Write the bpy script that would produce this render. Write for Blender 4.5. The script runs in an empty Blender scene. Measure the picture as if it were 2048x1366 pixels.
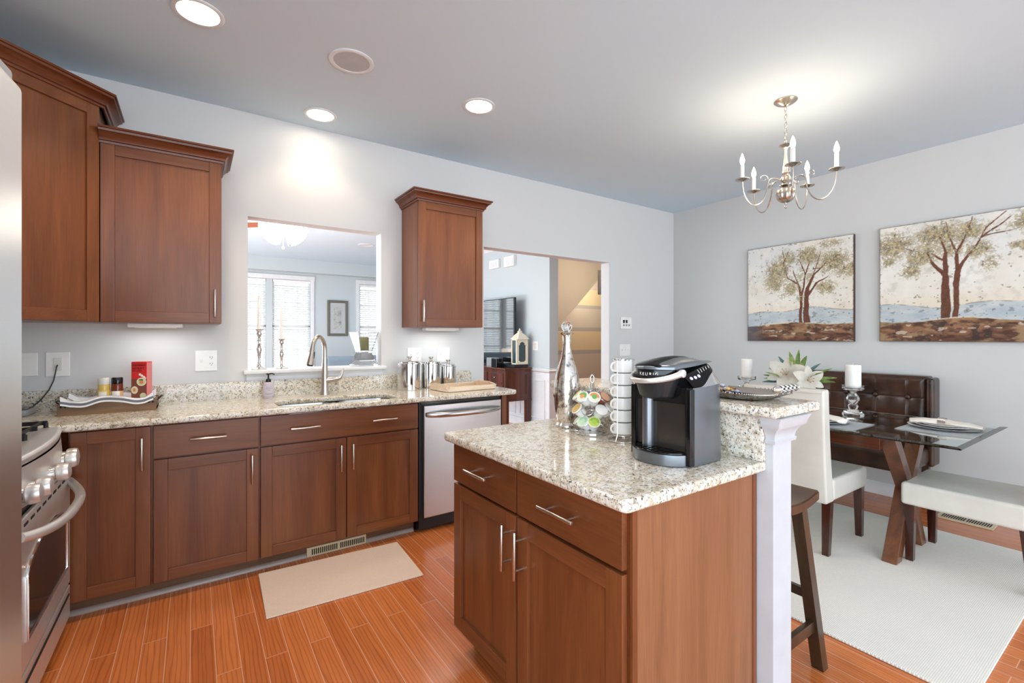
import bpy, bmesh, math, random
import numpy as np
from mathutils import Matrix, Vector

# ------------------------------------------------------------------ camera, world, lights, exposure
sc = bpy.context.scene
C = sc.collection
random.seed(7)

TH = math.atan(637 / 931)                      # heading of the lens, clockwise from +Y
CAMZ = 1.293
cam_data = bpy.data.cameras.new('camera')
cam = bpy.data.objects.new('camera', cam_data)
C.objects.link(cam)
cam.location = (0, 0, CAMZ)
cam.rotation_euler = (math.pi / 2, 0, -TH)
cam_data.sensor_width = 36.0
cam_data.lens = 931 * 36.0 / 2048
cam_data.shift_y = -10 / 2048
cam_data.clip_start = 0.05
sc.camera = cam

world = bpy.data.worlds.new('sky')
sc.world = world
world.use_nodes = True
bg = world.node_tree.nodes['Background']
bg.inputs['Color'].default_value = (0.80, 0.905, 1.0, 1)
bg.inputs['Strength'].default_value = 2.7

sc.view_settings.view_transform = 'Standard'
sc.view_settings.look = 'None'
sc.view_settings.gamma = 1.0
sc.view_settings.use_curve_mapping = False
sc.view_settings.exposure = 0.9


def lamp(name, kind, loc, energy, col, rot=(0, 0, 0), parent=None, **kw):
    d = bpy.data.lights.new(name, kind)
    d.energy = energy
    d.color = col
    for k, v in kw.items():
        setattr(d, k, v)
    o = bpy.data.objects.new(name, d)
    o.location = loc
    o.rotation_euler = rot
    C.objects.link(o)
    return o


WARM = (1.0, 0.80, 0.58)
# area light added as fill to brighten the living room (the kitchen is open to the sky behind the camera)
lamp('living_fill', 'AREA', (-1.25, 7.2, .9), 90, (0.86, 0.93, 1.0), (0, math.radians(-112), 0),
     shape='RECTANGLE', size=1.6, size_y=3.2)
lamp('stair_hall_lamp', 'POINT', (5.3, 4.9, 2.3), 15, WARM, shadow_soft_size=0.12)
lamp('landing_fill', 'POINT', (6.5, 6.4, 2.2), 12, (1.0, .86, .68), shadow_soft_size=0.12)  # unseen second point, added to brighten the banded landing wall


# ------------------------------------------------------------------ helpers: objects
IDENT = Matrix.Identity(4)
WM = {}                                       # object name -> world matrix of things and parts


def T(x, y, z):
    return Matrix.Translation((x, y, z))


def RZ(a):
    return Matrix.Rotation(a, 4, 'Z')


def RX(a):
    return Matrix.Rotation(a, 4, 'X')


def RY(a):
    return Matrix.Rotation(a, 4, 'Y')


def tag(o, label=None, cat=None, group=None, kind=None):
    if label: o['label'] = label
    if cat: o['category'] = cat
    if group: o['group'] = group
    if kind: o['kind'] = kind
    return o


def thing(name, label, cat, loc=(0, 0, 0), rz=0.0, group=None):
    o = bpy.data.objects.new(name, None)
    o.empty_display_size = 0.05
    C.objects.link(o)
    o.location = loc
    o.rotation_euler = (0, 0, rz)
    WM[o.name] = T(*loc) @ RZ(rz)
    return tag(o, label, cat, group)


def finish(name, mb, mats, inv, angle=38):
    bev = mb.bev
    me = bpy.data.meshes.new(name)
    if inv is not None:
        bmesh.ops.transform(mb.bm, matrix=inv, verts=mb.bm.verts)
    if mb.recalc:
        bmesh.ops.recalc_face_normals(mb.bm, faces=mb.bm.faces)
    mb.bm.to_mesh(me)
    mb.bm.free()
    for m in (mats if isinstance(mats, (list, tuple)) else [mats]):
        me.materials.append(m)
    if angle:
        me.polygons.foreach_set('use_smooth', [True] * len(me.polygons))
        me.set_sharp_from_angle(angle=math.radians(angle))
    o = bpy.data.objects.new(name, me)
    C.objects.link(o)
    if bev and angle:
        o.modifiers.new('weighted_normals', 'WEIGHTED_NORMAL').keep_sharp = True
    return o


def part(parent, name, mb, mats, label=None, angle=38):
    """a mesh authored in world space that becomes a child of parent"""
    w = WM[parent.name]
    o = finish(name, mb, mats, w.inverted(), angle)
    o.parent = parent
    WM[o.name] = w.copy()
    if label: o['label'] = label
    return o


def solo(name, mb, mats, label=None, cat=None, group=None, kind=None, angle=38):
    xs = [v.co for v in mb.bm.verts]
    lo = [min(v[i] for v in xs) for i in range(3)]
    hi = [max(v[i] for v in xs) for i in range(3)]
    loc = ((lo[0] + hi[0]) / 2, (lo[1] + hi[1]) / 2, lo[2])
    o = finish(name, mb, mats, T(*loc).inverted(), angle)
    o.location = loc
    WM[o.name] = T(*loc)
    return tag(o, label, cat, group, kind)


def struct(name, mb, mats, parent=None, angle=38):
    if parent is not None:
        return part(parent, name, mb, mats, angle=angle)
    o = finish(name, mb, mats, None, angle)
    WM[o.name] = IDENT.copy()
    o['kind'] = 'structure'
    return o


def copy_tree(o, loc=None, rz=None, label=None, parent=None):
    c = o.copy()
    C.objects.link(c)
    if parent is not None:
        c.parent = parent
    for ch in list(o.children):
        copy_tree(ch, parent=c)
    if loc is not None: c.location = loc
    if rz is not None: c.rotation_euler = (0, 0, rz)
    if label: c['label'] = label
    if parent is None:
        WM[c.name] = T(*c.location) @ RZ(c.rotation_euler.z)
    return c


def text(parent, name, s, size, M, mat, align='LEFT', ext=0.0003, label=None):
    cu = bpy.data.curves.new(name, 'FONT')
    cu.body = s
    cu.size = size
    cu.extrude = ext
    cu.align_x = align
    cu.resolution_u = 3
    cu.materials.append(mat)
    tmp = bpy.data.objects.new(name, cu)
    C.objects.link(tmp)
    bpy.context.view_layer.update()
    me = bpy.data.meshes.new_from_object(tmp.evaluated_get(bpy.context.evaluated_depsgraph_get()))
    bpy.data.objects.remove(tmp)
    bpy.data.curves.remove(cu)
    o = bpy.data.objects.new(name, me)
    C.objects.link(o)
    o.parent = parent
    me.transform(WM[parent.name].inverted() @ M)
    WM[o.name] = WM[parent.name].copy()
    return o


# ------------------------------------------------------------------ helpers: mesh builder
class MB:
    def __init__(s, M=None):
        s.bm = bmesh.new()
        s.M = M or IDENT
        s.mi = 0
        s.recalc = True
        s.bev = False

    def merge(s, t, M=None):
        A = s.M if M is None else s.M @ M
        mp = {}
        for v in t.verts:
            mp[v] = s.bm.verts.new(A @ v.co)
        for f in t.faces:
            try:
                nf = s.bm.faces.new([mp[v] for v in f.verts])
                nf.material_index = s.mi
            except ValueError:
                pass
        t.free()
        return s

    def box(s, x0, x1, y0, y1, z0, z1, b=0.0, seg=2, M=None):
        t = bmesh.new()
        bmesh.ops.create_cube(t, size=1.0)
        for v in t.verts:
            v.co = Vector((x0 + (v.co.x + .5) * (x1 - x0), y0 + (v.co.y + .5) * (y1 - y0), z0 + (v.co.z + .5) * (z1 - z0)))
        b = min(b, .49 * min(abs(x1 - x0), abs(y1 - y0), abs(z1 - z0)))
        if b > 0:
            s.bev = True
            bmesh.ops.bevel(t, geom=list(t.edges), offset=b, segments=seg, profile=.5, affect='EDGES')
        return s.merge(t, M)

    def prism(s, poly, z0, z1, b=0.0, seg=2, M=None, top=True):
        t = bmesh.new()
        n = len(poly)
        lo = [t.verts.new((p[0], p[1], z0)) for p in poly]
        hi = [t.verts.new((p[0], p[1], z1)) for p in poly]
        t.faces.new(lo[::-1]); ft = t.faces.new(hi)
        for i in range(n):
            t.faces.new((lo[i], lo[(i + 1) % n], hi[(i + 1) % n], hi[i]))
        if b > 0:
            s.bev = True
            t.normal_update()
            es = [e for e in t.edges if len(e.link_faces) == 2 and e.link_faces[0].normal.dot(e.link_faces[1].normal) < .6]
            bmesh.ops.bevel(t, geom=es, offset=b, segments=seg, profile=.5, affect='EDGES')
        return s.merge(t, M)

    def slab(s, outer, hole, z0, z1, b=0.01, seg=3):
        """flat slab with an optional hole, nosed outer edges"""
        t = bmesh.new()
        def loop(pts):
            vs = [t.verts.new((p[0], p[1], z1)) for p in pts]
            return [t.edges.new((vs[i], vs[(i + 1) % len(vs)])) for i in range(len(vs))]
        es = loop(outer)
        if hole: es += loop(hole)
        bmesh.ops.triangle_fill(t, use_beauty=True, edges=es)
        r = bmesh.ops.extrude_face_region(t, geom=list(t.faces))
        vs = [g for g in r['geom'] if isinstance(g, bmesh.types.BMVert)]
        bmesh.ops.translate(t, verts=vs, vec=(0, 0, z0 - z1))
        bmesh.ops.recalc_face_normals(t, faces=t.faces)
        t.normal_update()
        if b > 0:
            s.bev = True
            ed = []
            for e in t.edges:
                if len(e.link_faces) == 2:
                    n1, n2 = e.link_faces[0].normal, e.link_faces[1].normal
                    if abs(abs(n1.z) - abs(n2.z)) > .5: ed.append(e)
            bmesh.ops.bevel(t, geom=ed, offset=b, segments=seg, profile=.5, affect='EDGES')
        return s.merge(t)

    def lathe(s, prof, c=(0, 0, 0), seg=24, M=None, a0=0.0, a1=2 * math.pi, sx=1.0, sy=1.0):
        t = bmesh.new()
        full = abs(a1 - a0 - 2 * math.pi) < 1e-6
        n = seg if full else seg + 1
        rings = []
        for r, z in prof:
            if r < 1e-6:
                rings.append([t.verts.new((c[0], c[1], c[2] + z))])
            else:
                rings.append([t.verts.new((c[0] + sx * r * math.cos(a0 + (a1 - a0) * i / seg), c[1] + sy * r * math.sin(a0 + (a1 - a0) * i / seg), c[2] + z)) for i in range(n)])
        for a, b in zip(rings[:-1], rings[1:]):
            m = max(len(a), len(b))
            for i in range(m if full else m - 1):
                j = (i + 1) % m
                if len(a) == 1 and len(b) == 1: continue
                if len(a) == 1: f = (a[0], b[i], b[j])
                elif len(b) == 1: f = (a[i], b[0], a[j])
                else: f = (a[i], b[i], b[j], a[j])
                try: t.faces.new(f)
                except ValueError: pass
        return s.merge(t, M)

    def cyl(s, p0, p1, r0, r1=None, seg=16, cap=True, b=0.0):
        p0, p1 = Vector(p0), Vector(p1)
        L = (p1 - p0).length
        q = Vector((0, 0, 1)).rotation_difference((p1 - p0).normalized()).to_matrix().to_4x4()
        r1 = r0 if r1 is None else r1
        prof = [(r0, 0), (r1, L)]
        if b > 0: prof = [(r0 - b, 0), (r0 - .3 * b, .3 * b), (r0, b), (r1, L - b), (r1 - .3 * b, L - .3 * b), (r1 - b, L)]
        if cap: prof = [(0, 0)] + prof + [(0, L)]
        return s.lathe(prof, seg=seg, M=Matrix.Translation(p0) @ q)

    def tube(s, pts, r, seg=8, closed=False, rs=None, sq=1.0, cap=True):
        pts = [Vector(p) for p in pts]
        n = len(pts)
        t = bmesh.new()
        tan = []
        for i in range(n):
            a = pts[(i - 1) % n] if (closed or i > 0) else pts[i]
            b = pts[(i + 1) % n] if (closed or i < n - 1) else pts[i]
            d = b - a
            tan.append(d.normalized() if d.length > 1e-9 else Vector((0, 0, 1)))
        up = Vector((0, 0, 1)) if abs(tan[0].z) < .9 else Vector((1, 0, 0))
        nrm = (up - tan[0] * up.dot(tan[0])).normalized()
        rings = []
        for i in range(n):
            if i > 0:
                nrm = nrm - tan[i] * nrm.dot(tan[i])
                nrm = nrm.normalized() if nrm.length > 1e-6 else tan[i].orthogonal().normalized()
            bn = tan[i].cross(nrm)
            rr = rs[i] if rs else r
            rings.append([t.verts.new(pts[i] + (nrm * math.cos(2 * math.pi * k / seg) * sq + bn * math.sin(2 * math.pi * k / seg)) * rr) for k in range(seg)])
        m = n if closed else n - 1
        for i in range(m):
            a, b = rings[i], rings[(i + 1) % n]
            for k in range(seg):
                t.faces.new((a[k], a[(k + 1) % seg], b[(k + 1) % seg], b[k]))
        if not closed and cap:
            t.faces.new(rings[0][::-1]); t.faces.new(rings[-1])
        return s.merge(t)

    def sph(s, c, r, seg=16, M=None):
        rx, ry, rz = (r, r, r) if isinstance(r, (int, float)) else r
        t = bmesh.new()
        bmesh.ops.create_uvsphere(t, u_segments=seg, v_segments=max(6, seg // 2), radius=1.0)
        for v in t.verts: v.co = Vector((c[0] + v.co.x * rx, c[1] + v.co.y * ry, c[2] + v.co.z * rz))
        return s.merge(t, M)

    def grid(s, fn, nu, nv, M=None, closed_u=False):
        t = bmesh.new()
        vs = [[t.verts.new(fn(i / nu, j / nv)) for j in range(nv + 1)] for i in range(nu + (0 if closed_u else 1))]
        m = len(vs)
        for i in range(nu):
            for j in range(nv):
                try: t.faces.new((vs[i][j], vs[(i + 1) % m][j], vs[(i + 1) % m][j + 1], vs[i][j + 1]))
                except ValueError: pass
        return s.merge(t, M)

    def sweep(s, path, prof, closed=False, z=0.0, cap=True):
        """prof (outward offset, height) carried along a plan path, outward = right of travel, mitred"""
        n = len(path)
        P = [Vector((p[0], p[1])) for p in path]
        def nr(a, b):
            d = (b - a).normalized()
            return Vector((d.y, -d.x))
        t = bmesh.new()
        rows = []
        for i in range(n):
            ns = []
            if closed or i > 0: ns.append(nr(P[(i - 1) % n], P[i]))
            if closed or i < n - 1: ns.append(nr(P[i], P[(i + 1) % n]))
            m = sum(ns, Vector((0, 0)))
            m = m / m.length
            m = m / max(.3, m.dot(ns[0]))
            rows.append([t.verts.new((P[i].x + m.x * o, P[i].y + m.y * o, z + h)) for o, h in prof])
        k = len(prof)
        for i in range(n if closed else n - 1):
            a, b = rows[i], rows[(i + 1) % n]
            for j in range(k):
                t.faces.new((a[j], a[(j + 1) % k], b[(j + 1) % k], b[j]))
        if cap and not closed:
            t.faces.new(rows[0]); t.faces.new(rows[-1][::-1])
        return s.merge(t)


def arc(cx, cy, r, a0, a1, n=8, ry=None):
    ry = r if ry is None else ry
    return [(cx + r * math.cos(math.radians(a0 + (a1 - a0) * i / n)), cy + ry * math.sin(math.radians(a0 + (a1 - a0) * i / n))) for i in range(n + 1)]


def rrect(x0, x1, y0, y1, r, n=5):
    return arc(x1 - r, y1 - r, r, 0, 90, n) + arc(x0 + r, y1 - r, r, 90, 180, n) + arc(x0 + r, y0 + r, r, 180, 270, n) + arc(x1 - r, y0 + r, r, 270, 360, n)


# ------------------------------------------------------------------ helpers: materials
def lin(r, g, b):
    f = lambda c: c / 12.92 if c <= .04045 else ((c + .055) / 1.055) ** 2.4
    return (f(r / 255), f(g / 255), f(b / 255), 1)


class NT:
    def __init__(s, name):
        s.m = bpy.data.materials.new(name)
        s.m.use_nodes = True
        s.t = s.m.node_tree
        s.p = s.t.nodes['Principled BSDF']
        s.out = s.t.nodes['Material Output']
        s.tc = None

    def n(s, typ, **kw):
        nd = s.t.nodes.new('ShaderNode' + typ)
        for k, v in kw.items():
            if k in nd.inputs.keys(): 
                if hasattr(v, 'is_linked') or isinstance(v, bpy.types.NodeSocket): s.l(v, nd.inputs[k])
                else: nd.inputs[k].default_value = v
            else: setattr(nd, k, v)
        return nd

    def l(s, a, b):
        s.t.links.new(a, b)

    def co(s, scale=(1, 1, 1), rot=(0, 0, 0), loc=(0, 0, 0)):
        if s.tc is None: s.tc = s.n('TexCoord')
        mp = s.n('Mapping')
        mp.inputs['Scale'].default_value = scale
        mp.inputs['Rotation'].default_value = rot
        mp.inputs['Location'].default_value = loc
        s.l(s.tc.outputs['Object'], mp.inputs['Vector'])
        return mp.outputs['Vector']

    def noise(s, vec, scale, detail=4, rough=.55, dist=0.0):
        nd = s.n('TexNoise')
        s.l(vec, nd.inputs['Vector'])
        nd.inputs['Scale'].default_value = scale
        nd.inputs['Detail'].default_value = detail
        nd.inputs['Roughness'].default_value = rough
        nd.inputs['Distortion'].default_value = dist
        return nd.outputs['Fac']

    def ramp(s, fac, stops, interp='LINEAR'):
        nd = s.n('ValToRGB')
        cr = nd.color_ramp
        cr.interpolation = interp
        while len(cr.elements) < len(stops): cr.elements.new(.5)
        for e, (p, c) in zip(cr.elements, stops):
            e.position = p
            e.color = c if len(c) == 4 else (*c, 1)
        s.l(fac, nd.inputs['Fac'])
        return nd.outputs['Color']

    def mix(s, fac, a, b, mode='MIX'):
        nd = s.n('MixRGB', blend_type=mode)
        for sock, v in (('Fac', fac), ('Color1', a), ('Color2', b)):
            if isinstance(v, bpy.types.NodeSocket): s.l(v, nd.inputs[sock])
            else: nd.inputs[sock].default_value = v
        return nd.outputs['Color']

    def bump(s, h, strength=.2, dist=.002):
        nd = s.n('Bump')
        nd.inputs['Strength'].default_value = strength
        nd.inputs['Distance'].default_value = dist
        s.l(h, nd.inputs['Height'])
        s.l(nd.outputs['Normal'], s.p.inputs['Normal'])

    def set(s, **kw):
        names = {'col': 'Base Color', 'rough': 'Roughness', 'metal': 'Metallic', 'spec': 'Specular IOR Level', 'ior': 'IOR',
                 'trans': 'Transmission Weight', 'coat': 'Coat Weight', 'coatr': 'Coat Roughness', 'emit': 'Emission Color', 'es': 'Emission Strength', 'alpha': 'Alpha',
                 'sheen': 'Sheen Weight', 'sss': 'Subsurface Weight', 'aniso': 'Anisotropic'}
        for k, v in kw.items():
            sock = s.p.inputs[names[k]]
            if isinstance(v, bpy.types.NodeSocket): s.l(v, sock)
            else: sock.default_value = v
        return s


def plain(name, col, rough=.5, metal=0.0, flat=False, **kw):
    n = NT(name)
    if len(col) == 3: col = lin(*col)
    if flat:
        n.set(col=col, rough=rough, metal=metal, **kw)
        n.bump(n.noise(n.co(), 180, 2), .04, .001)
        return n.m
    f = n.noise(n.co(), 14, 3)
    hi = tuple(min(1, c * 1.04) for c in col[:3]) + (1,)
    lo = tuple(c * .96 for c in col[:3]) + (1,)
    n.set(col=n.ramp(f, [(.3, lo), (.7, hi)]), rough=rough, metal=metal, **kw)
    return n.m


def wood(name, dark, mid, light, axis='Z', rough=.33, grain=1.0, coat=.10, knots=0.0, spec=.38):
    n = NT(name)
    st = {'X': (1.2, 14, 14), 'Y': (14, 1.2, 14), 'Z': (14, 14, 1.2)}[axis]
    st2 = {'X': (6, 160, 160), 'Y': (160, 6, 160), 'Z': (160, 160, 6)}[axis]
    big = n.noise(n.co(tuple(c * .35 for c in st)), 1.6 * grain, 5, .6, .9)
    fine = n.noise(n.co(st2), 1.0 * grain, 3, .6)
    c = n.ramp(big, [(.25, lin(*dark)), (.5, lin(*mid)), (.78, lin(*light))])
    g = n.ramp(fine, [(.3, (.72, .70, .68, 1)), (.62, (1.06, 1.05, 1.04, 1))])
    c = n.mix(.55, c, g, 'MULTIPLY')
    if knots > 0:
        k = n.noise(n.co((3, 3, 2.0)), 2.3, 3, .6)
        c = n.mix(n.ramp(k, [(.62, (0, 0, 0, 1)), (.75, (knots, knots, knots, 1))]), c, lin(*dark))
    n.set(col=c, rough=rough, coat=coat, coatr=.18, spec=spec)
    n.bump(fine, .06, .001)
    return n.m


def granite(name):
    n = NT(name)
    a = n.noise(n.co(), 34, 5, .62, .4)
    base = n.ramp(a, [(.30, lin(160, 146, 124)), (.44, lin(208, 197, 176)), (.56, lin(230, 224, 212)), (.72, lin(184, 184, 176))])
    b = n.noise(n.co(loc=(3, 1, 2)), 84, 4, .6)
    base = n.mix(n.ramp(b, [(.56, (0, 0, 0, 1)), (.66, (.7, .7, .7, 1))]), base, lin(132, 114, 94))
    g = n.noise(n.co(loc=(7, 5, 1)), 112, 3, .55)
    base = n.mix(n.ramp(g, [(.57, (0, 0, 0, 1)), (.64, (.8, .8, .8, 1))]), base, lin(112, 116, 112))
    d = n.noise(n.co(loc=(1, 9, 4)), 140, 3, .55)
    base = n.mix(n.ramp(d, [(.60, (0, 0, 0, 1)), (.66, (.95, .95, .95, 1))]), base, lin(34, 31, 30))
    e = n.noise(n.co(loc=(4, 2, 8)), 96, 2, .5)
    base = n.mix(n.ramp(e, [(.63, (0, 0, 0, 1)), (.70, (.9, .9, .9, 1))]), base, lin(240, 236, 226))
    n.set(col=base, rough=.09, spec=.5)
    return n.m


def brushed(name, col, rough=.28, axis='Z'):
    n = NT(name)
    sc_ = {'X': (2, 400, 400), 'Y': (400, 2, 400), 'Z': (400, 400, 2)}[axis]
    f = n.noise(n.co(sc_), 1.0, 3, .6)
    lo = tuple(c * .965 for c in lin(*col)[:3]) + (1,)
    n.set(col=n.ramp(f, [(.3, lo), (.7, lin(*col))]), metal=1.0, rough=n.ramp(f, [(.3, (rough * .92,) * 3 + (1,)), (.7, (rough * 1.08,) * 3 + (1,))]))
    return n.m


def emit(name, col, strength):
    n = NT(name)
    n.set(col=(1, 1, 1, 1), emit=lin(*col), es=strength, rough=.4)
    return n.m


def glass(name, col=(1, 1, 1, 1), rough=0.0, ior=1.45):
    n = NT(name)
    n.set(col=col, trans=1.0, rough=rough, ior=ior)
    return n.m


def attr_paint(name, rough=.75):
    n = NT(name)
    a = n.n('VertexColor', layer_name='paint')
    f = n.noise(n.co(), 240, 3)
    n.set(col=a.outputs['Color'], rough=rough)
    n.bump(f, .3, .002)
    return n.m


def floor_planks():
    n = NT('oak_planks')
    br = n.n('TexBrick', offset=.37, offset_frequency=2)
    n.l(n.co(rot=(0, 0, math.radians(90)), loc=(0, .011, 0)), br.inputs['Vector'])
    br.inputs['Scale'].default_value = 1.0
    br.inputs['Brick Width'].default_value = 1.05
    br.inputs['Row Height'].default_value = .0831
    br.inputs['Mortar Size'].default_value = .0015
    br.inputs['Mortar Smooth'].default_value = .2
    br.inputs['Bias'].default_value = 0.0
    br.inputs['Color1'].default_value = (0, 0, 0, 1)
    br.inputs['Color2'].default_value = (1, 1, 1, 1)
    br.inputs['Mortar'].default_value = (.5, .5, .5, 1)
    tone = n.ramp(br.outputs['Color'], [(0, lin(194, 108, 56)), (.5, lin(206, 118, 62)), (1, lin(216, 128, 72))])
    # each board offsets the grain so neighbours differ
    off = n.n('VectorMath', operation='MULTIPLY_ADD')
    n.l(br.outputs['Color'], off.inputs[0])
    off.inputs[1].default_value = (7.3, 3.1, 5.7)
    n.l(n.co((17, 1.1, 17)), off.inputs[2])
    g1 = n.noise(off.outputs['Vector'], 1.0, 4, .6, 1.6)
    w = n.n('TexWave', wave_type='RINGS', rings_direction='Y')
    off2 = n.n('VectorMath', operation='MULTIPLY_ADD')
    n.l(br.outputs['Color'], off2.inputs[0]); off2.inputs[1].default_value = (9.1, 4.7, 2.2)
    n.l(n.co((9, .8, 9)), off2.inputs[2])
    n.l(off2.outputs['Vector'], w.inputs['Vector'])
    w.inputs['Scale'].default_value = 2.2
    w.inputs['Distortion'].default_value = 7.0
    w.inputs['Detail'].default_value = 2.5
    w.inputs['Detail Scale'].default_value = 1.2
    c = n.mix(.45, tone, n.ramp(g1, [(.3, (.66, .60, .55, 1)), (.6, (1.08, 1.05, 1.0, 1))]), 'MULTIPLY')
    c = n.mix(.5, c, n.ramp(w.outputs['Fac'], [(.0, (.50, .42, .36, 1)), (.30, (1, 1, 1, 1))]), 'MULTIPLY')
    c = n.mix(br.outputs['Fac'], c, lin(222, 170, 138))  # pale seams: glint off the board bevels put into the colour
    n.set(col=c, rough=.24, spec=.5, coat=.15, coatr=.12)
    n.bump(br.outputs['Fac'], -.25, .002)
    return n.m


def weave(name, c1, c2, sx=.011, sy=.006, rough=.9, rot=0.0):
    n = NT(name)
    br = n.n('TexBrick', offset=.5)
    n.l(n.co(rot=(0, 0, rot)), br.inputs['Vector'])
    br.inputs['Scale'].default_value = 1.0
    br.inputs['Brick Width'].default_value = sx
    br.inputs['Row Height'].default_value = sy
    br.inputs['Mortar Size'].default_value = min(sx, sy) * .16
    br.inputs['Mortar Smooth'].default_value = .6
    br.inputs['Color1'].default_value = lin(*c1)
    br.inputs['Color2'].default_value = lin(*[min(255, c + 6) for c in c1])
    br.inputs['Mortar'].default_value = lin(*c2)
    big = n.noise(n.co(), 2.2, 3)
    c = n.mix(.5, br.outputs['Color'], n.ramp(big, [(.35, (.93, .93, .94, 1)), (.65, (1.03, 1.02, 1.0, 1))]), 'MULTIPLY')
    n.set(col=c, rough=rough, spec=.15)
    n.bump(br.outputs['Fac'], -.35, .002)
    return n.m


def leather(name, col, rough=.35, bump=.12, mottle=None):
    n = NT(name)
    f = n.noise(n.co(), 5, 4)
    col2 = mottle or tuple(min(255, c * 1.06) for c in col)
    vo = n.n('TexVoronoi')
    n.l(n.co(), vo.inputs['Vector'])
    vo.inputs['Scale'].default_value = 420
    n.set(col=n.ramp(f, [(.35, lin(*col)), (.7, lin(*col2))]), rough=rough, spec=.5)
    n.bump(vo.outputs['Distance'], bump, .0008)
    return n.m


def mercury(name):
    n = NT(name)
    f = n.noise(n.co(), 46, 5, .7)
    b = n.noise(n.co((1, 1, .5)), 17, 3, .6)
    c = n.ramp(f, [(.35, lin(120, 108, 98)), (.48, lin(222, 218, 212)), (.8, lin(245, 242, 238))])
    n.set(col=c, metal=n.ramp(b, [(.62, (1, 1, 1, 1)), (.74, (.4, .4, .4, 1))]), rough=n.ramp(f, [(.35, (.35, .35, .35, 1)), (.5, (.10, .10, .10, 1))]))
    return n.m


MAT = {}
m = MAT
m['wall'] = plain('greige_wall_paint', (212, 213, 213), .75, spec=.2, flat=True)
m['wall_dining'] = plain('grey_wall_paint', (204, 206, 205), .75, spec=.2, flat=True)
m['wall_living'] = plain('blue_grey_wall_paint', (196, 205, 208), .8, spec=.2, flat=True)
m['beige'] = plain('beige_wall_paint', (200, 191, 180), .8, spec=.2, flat=True)
m['yellow'] = plain('yellow_wall_paint', (216, 200, 166), .8, spec=.2, flat=True)
m['stripe_grey'] = plain('grey_stripe_paint', (176, 170, 166), .8, spec=.2, flat=True)
m['ceiling'] = plain('ceiling_paint', (210, 227, 238), .85, spec=.1, flat=True)
m['white'] = plain('white_trim_paint', (226, 228, 231), .32)
m['plastic_white'] = plain('white_plastic', (240, 240, 238), .3)
m['plastic_grey'] = plain('grey_plastic', (150, 152, 154), .4)
m['half_wall'] = plain('pale_grey_paint', (192, 195, 199), .45)
m['floor'] = floor_planks()
m['cherry_v'] = wood('cherry_upright', (90, 49, 25), (116, 66, 36), (136, 82, 47), 'Z', .34)
m['cherry_x'] = wood('cherry_level', (90, 49, 25), (116, 66, 36), (136, 82, 47), 'X', .34)
m['cherry_y'] = wood('cherry_level_deep', (90, 49, 25), (116, 66, 36), (136, 82, 47), 'Y', .34)
m['crown'] = wood('cherry_crown', (80, 38, 17), (104, 52, 24), (122, 64, 32), 'X', .3)
m['veneer'] = wood('oak_veneer', (118, 74, 46), (136, 89, 58), (152, 103, 69), 'Z', .5, 1.4, coat=.05)
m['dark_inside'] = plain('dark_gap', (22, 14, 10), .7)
m['toe'] = wood('toe_kick', (84, 56, 38), (110, 78, 54), (128, 94, 68), 'X', .5)
m['shoe'] = plain('grey_shoe_moulding', (172, 156, 146), .3)
m['granite'] = granite('speckled_granite')
m['nickel'] = plain('brushed_nickel', (198, 190, 180), .27, 1.0, flat=True)
m['steel_x'] = brushed('brushed_steel_level', (200, 200, 200), .25, 'X')
m['steel_y'] = brushed('brushed_steel_deep', (222, 221, 220), .33, 'Y')
m['satin'] = plain('satin_steel', (222, 221, 219), .36, .72)
m['chrome'] = plain('chrome', (226, 226, 226), .07, 1.0)
m['silver'] = plain('polished_silver', (216, 212, 206), .14, 1.0)
m['black_gloss'] = plain('black_gloss_plastic', (14, 14, 15), .12)
m['black'] = plain('black_plastic', (20, 20, 22), .42)
m['black_metal'] = plain('black_iron', (24, 24, 26), .5, .3)
m['gunmetal'] = plain('gunmetal_plastic', (124, 130, 136), .28, .85)
m['rug'] = weave('cream_woven_rug', (236, 233, 225), (203, 198, 188), .012, .0065)
m['mat'] = weave('sand_woven_mat', (236, 215, 198), (206, 184, 166), .007, .0045, rot=.6)
m['leather_white'] = leather('ivory_leather', (206, 202, 192), .36, .10)
m['leather_brown'] = leather('espresso_leather', (40, 24, 17), .27, .10, (78, 48, 32))
m['espresso'] = wood('espresso_wood', (34, 14, 9), (58, 24, 14), (84, 38, 22), 'Z', .22, coat=.5)
m['rustic_z'] = wood('rustic_walnut', (52, 24, 12), (98, 54, 28), (132, 80, 44), 'Z', .3, coat=.35, knots=.8)
m['rustic_y'] = wood('rustic_walnut_level', (52, 22, 11), (96, 48, 24), (122, 66, 34), 'Y', .25, coat=.4)
m['stool'] = wood('dark_stool_wood', (42, 28, 18), (66, 47, 31), (92, 70, 48), 'Z', .3, coat=.3)
m['stool_y'] = wood('dark_stool_seat', (46, 28, 15), (80, 52, 30), (108, 76, 46), 'Y', .3, coat=.3)
m['glass'] = glass('clear_glass')
m['glass_table'] = glass('table_glass', lin(226, 242, 236), 0.0, 1.5)
m['wax'] = plain('white_wax', (244, 242, 236), .45, sss=.15)
m['wax_green'] = plain('moss_wax', (118, 118, 74), .6)
m['mercury'] = mercury('mercury_glass')
m['bulb'] = emit('lit_bulb', (255, 226, 178), 34)
m['downlight'] = emit('downlight_lens', (255, 240, 214), 16)
m['shade_lit'] = emit('lit_frosted_glass', (255, 246, 232), 5)
m['lampshade'] = emit('lit_linen_shade', (255, 238, 214), 1.1)
m['napkin'] = plain('ivory_linen', (240, 233, 222), .9, spec=.1)
m['china'] = plain('white_china', (242, 240, 236), .12)
m['charger'] = plain('silver_charger', (214, 216, 218), .3, .15)
m['placemat'] = plain('grey_placemat', (232, 237, 240), .9, spec=.1)
m['fabric_blue'] = plain('blue_grey_upholstery', (120, 140, 156), .9, sheen=.3)
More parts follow.
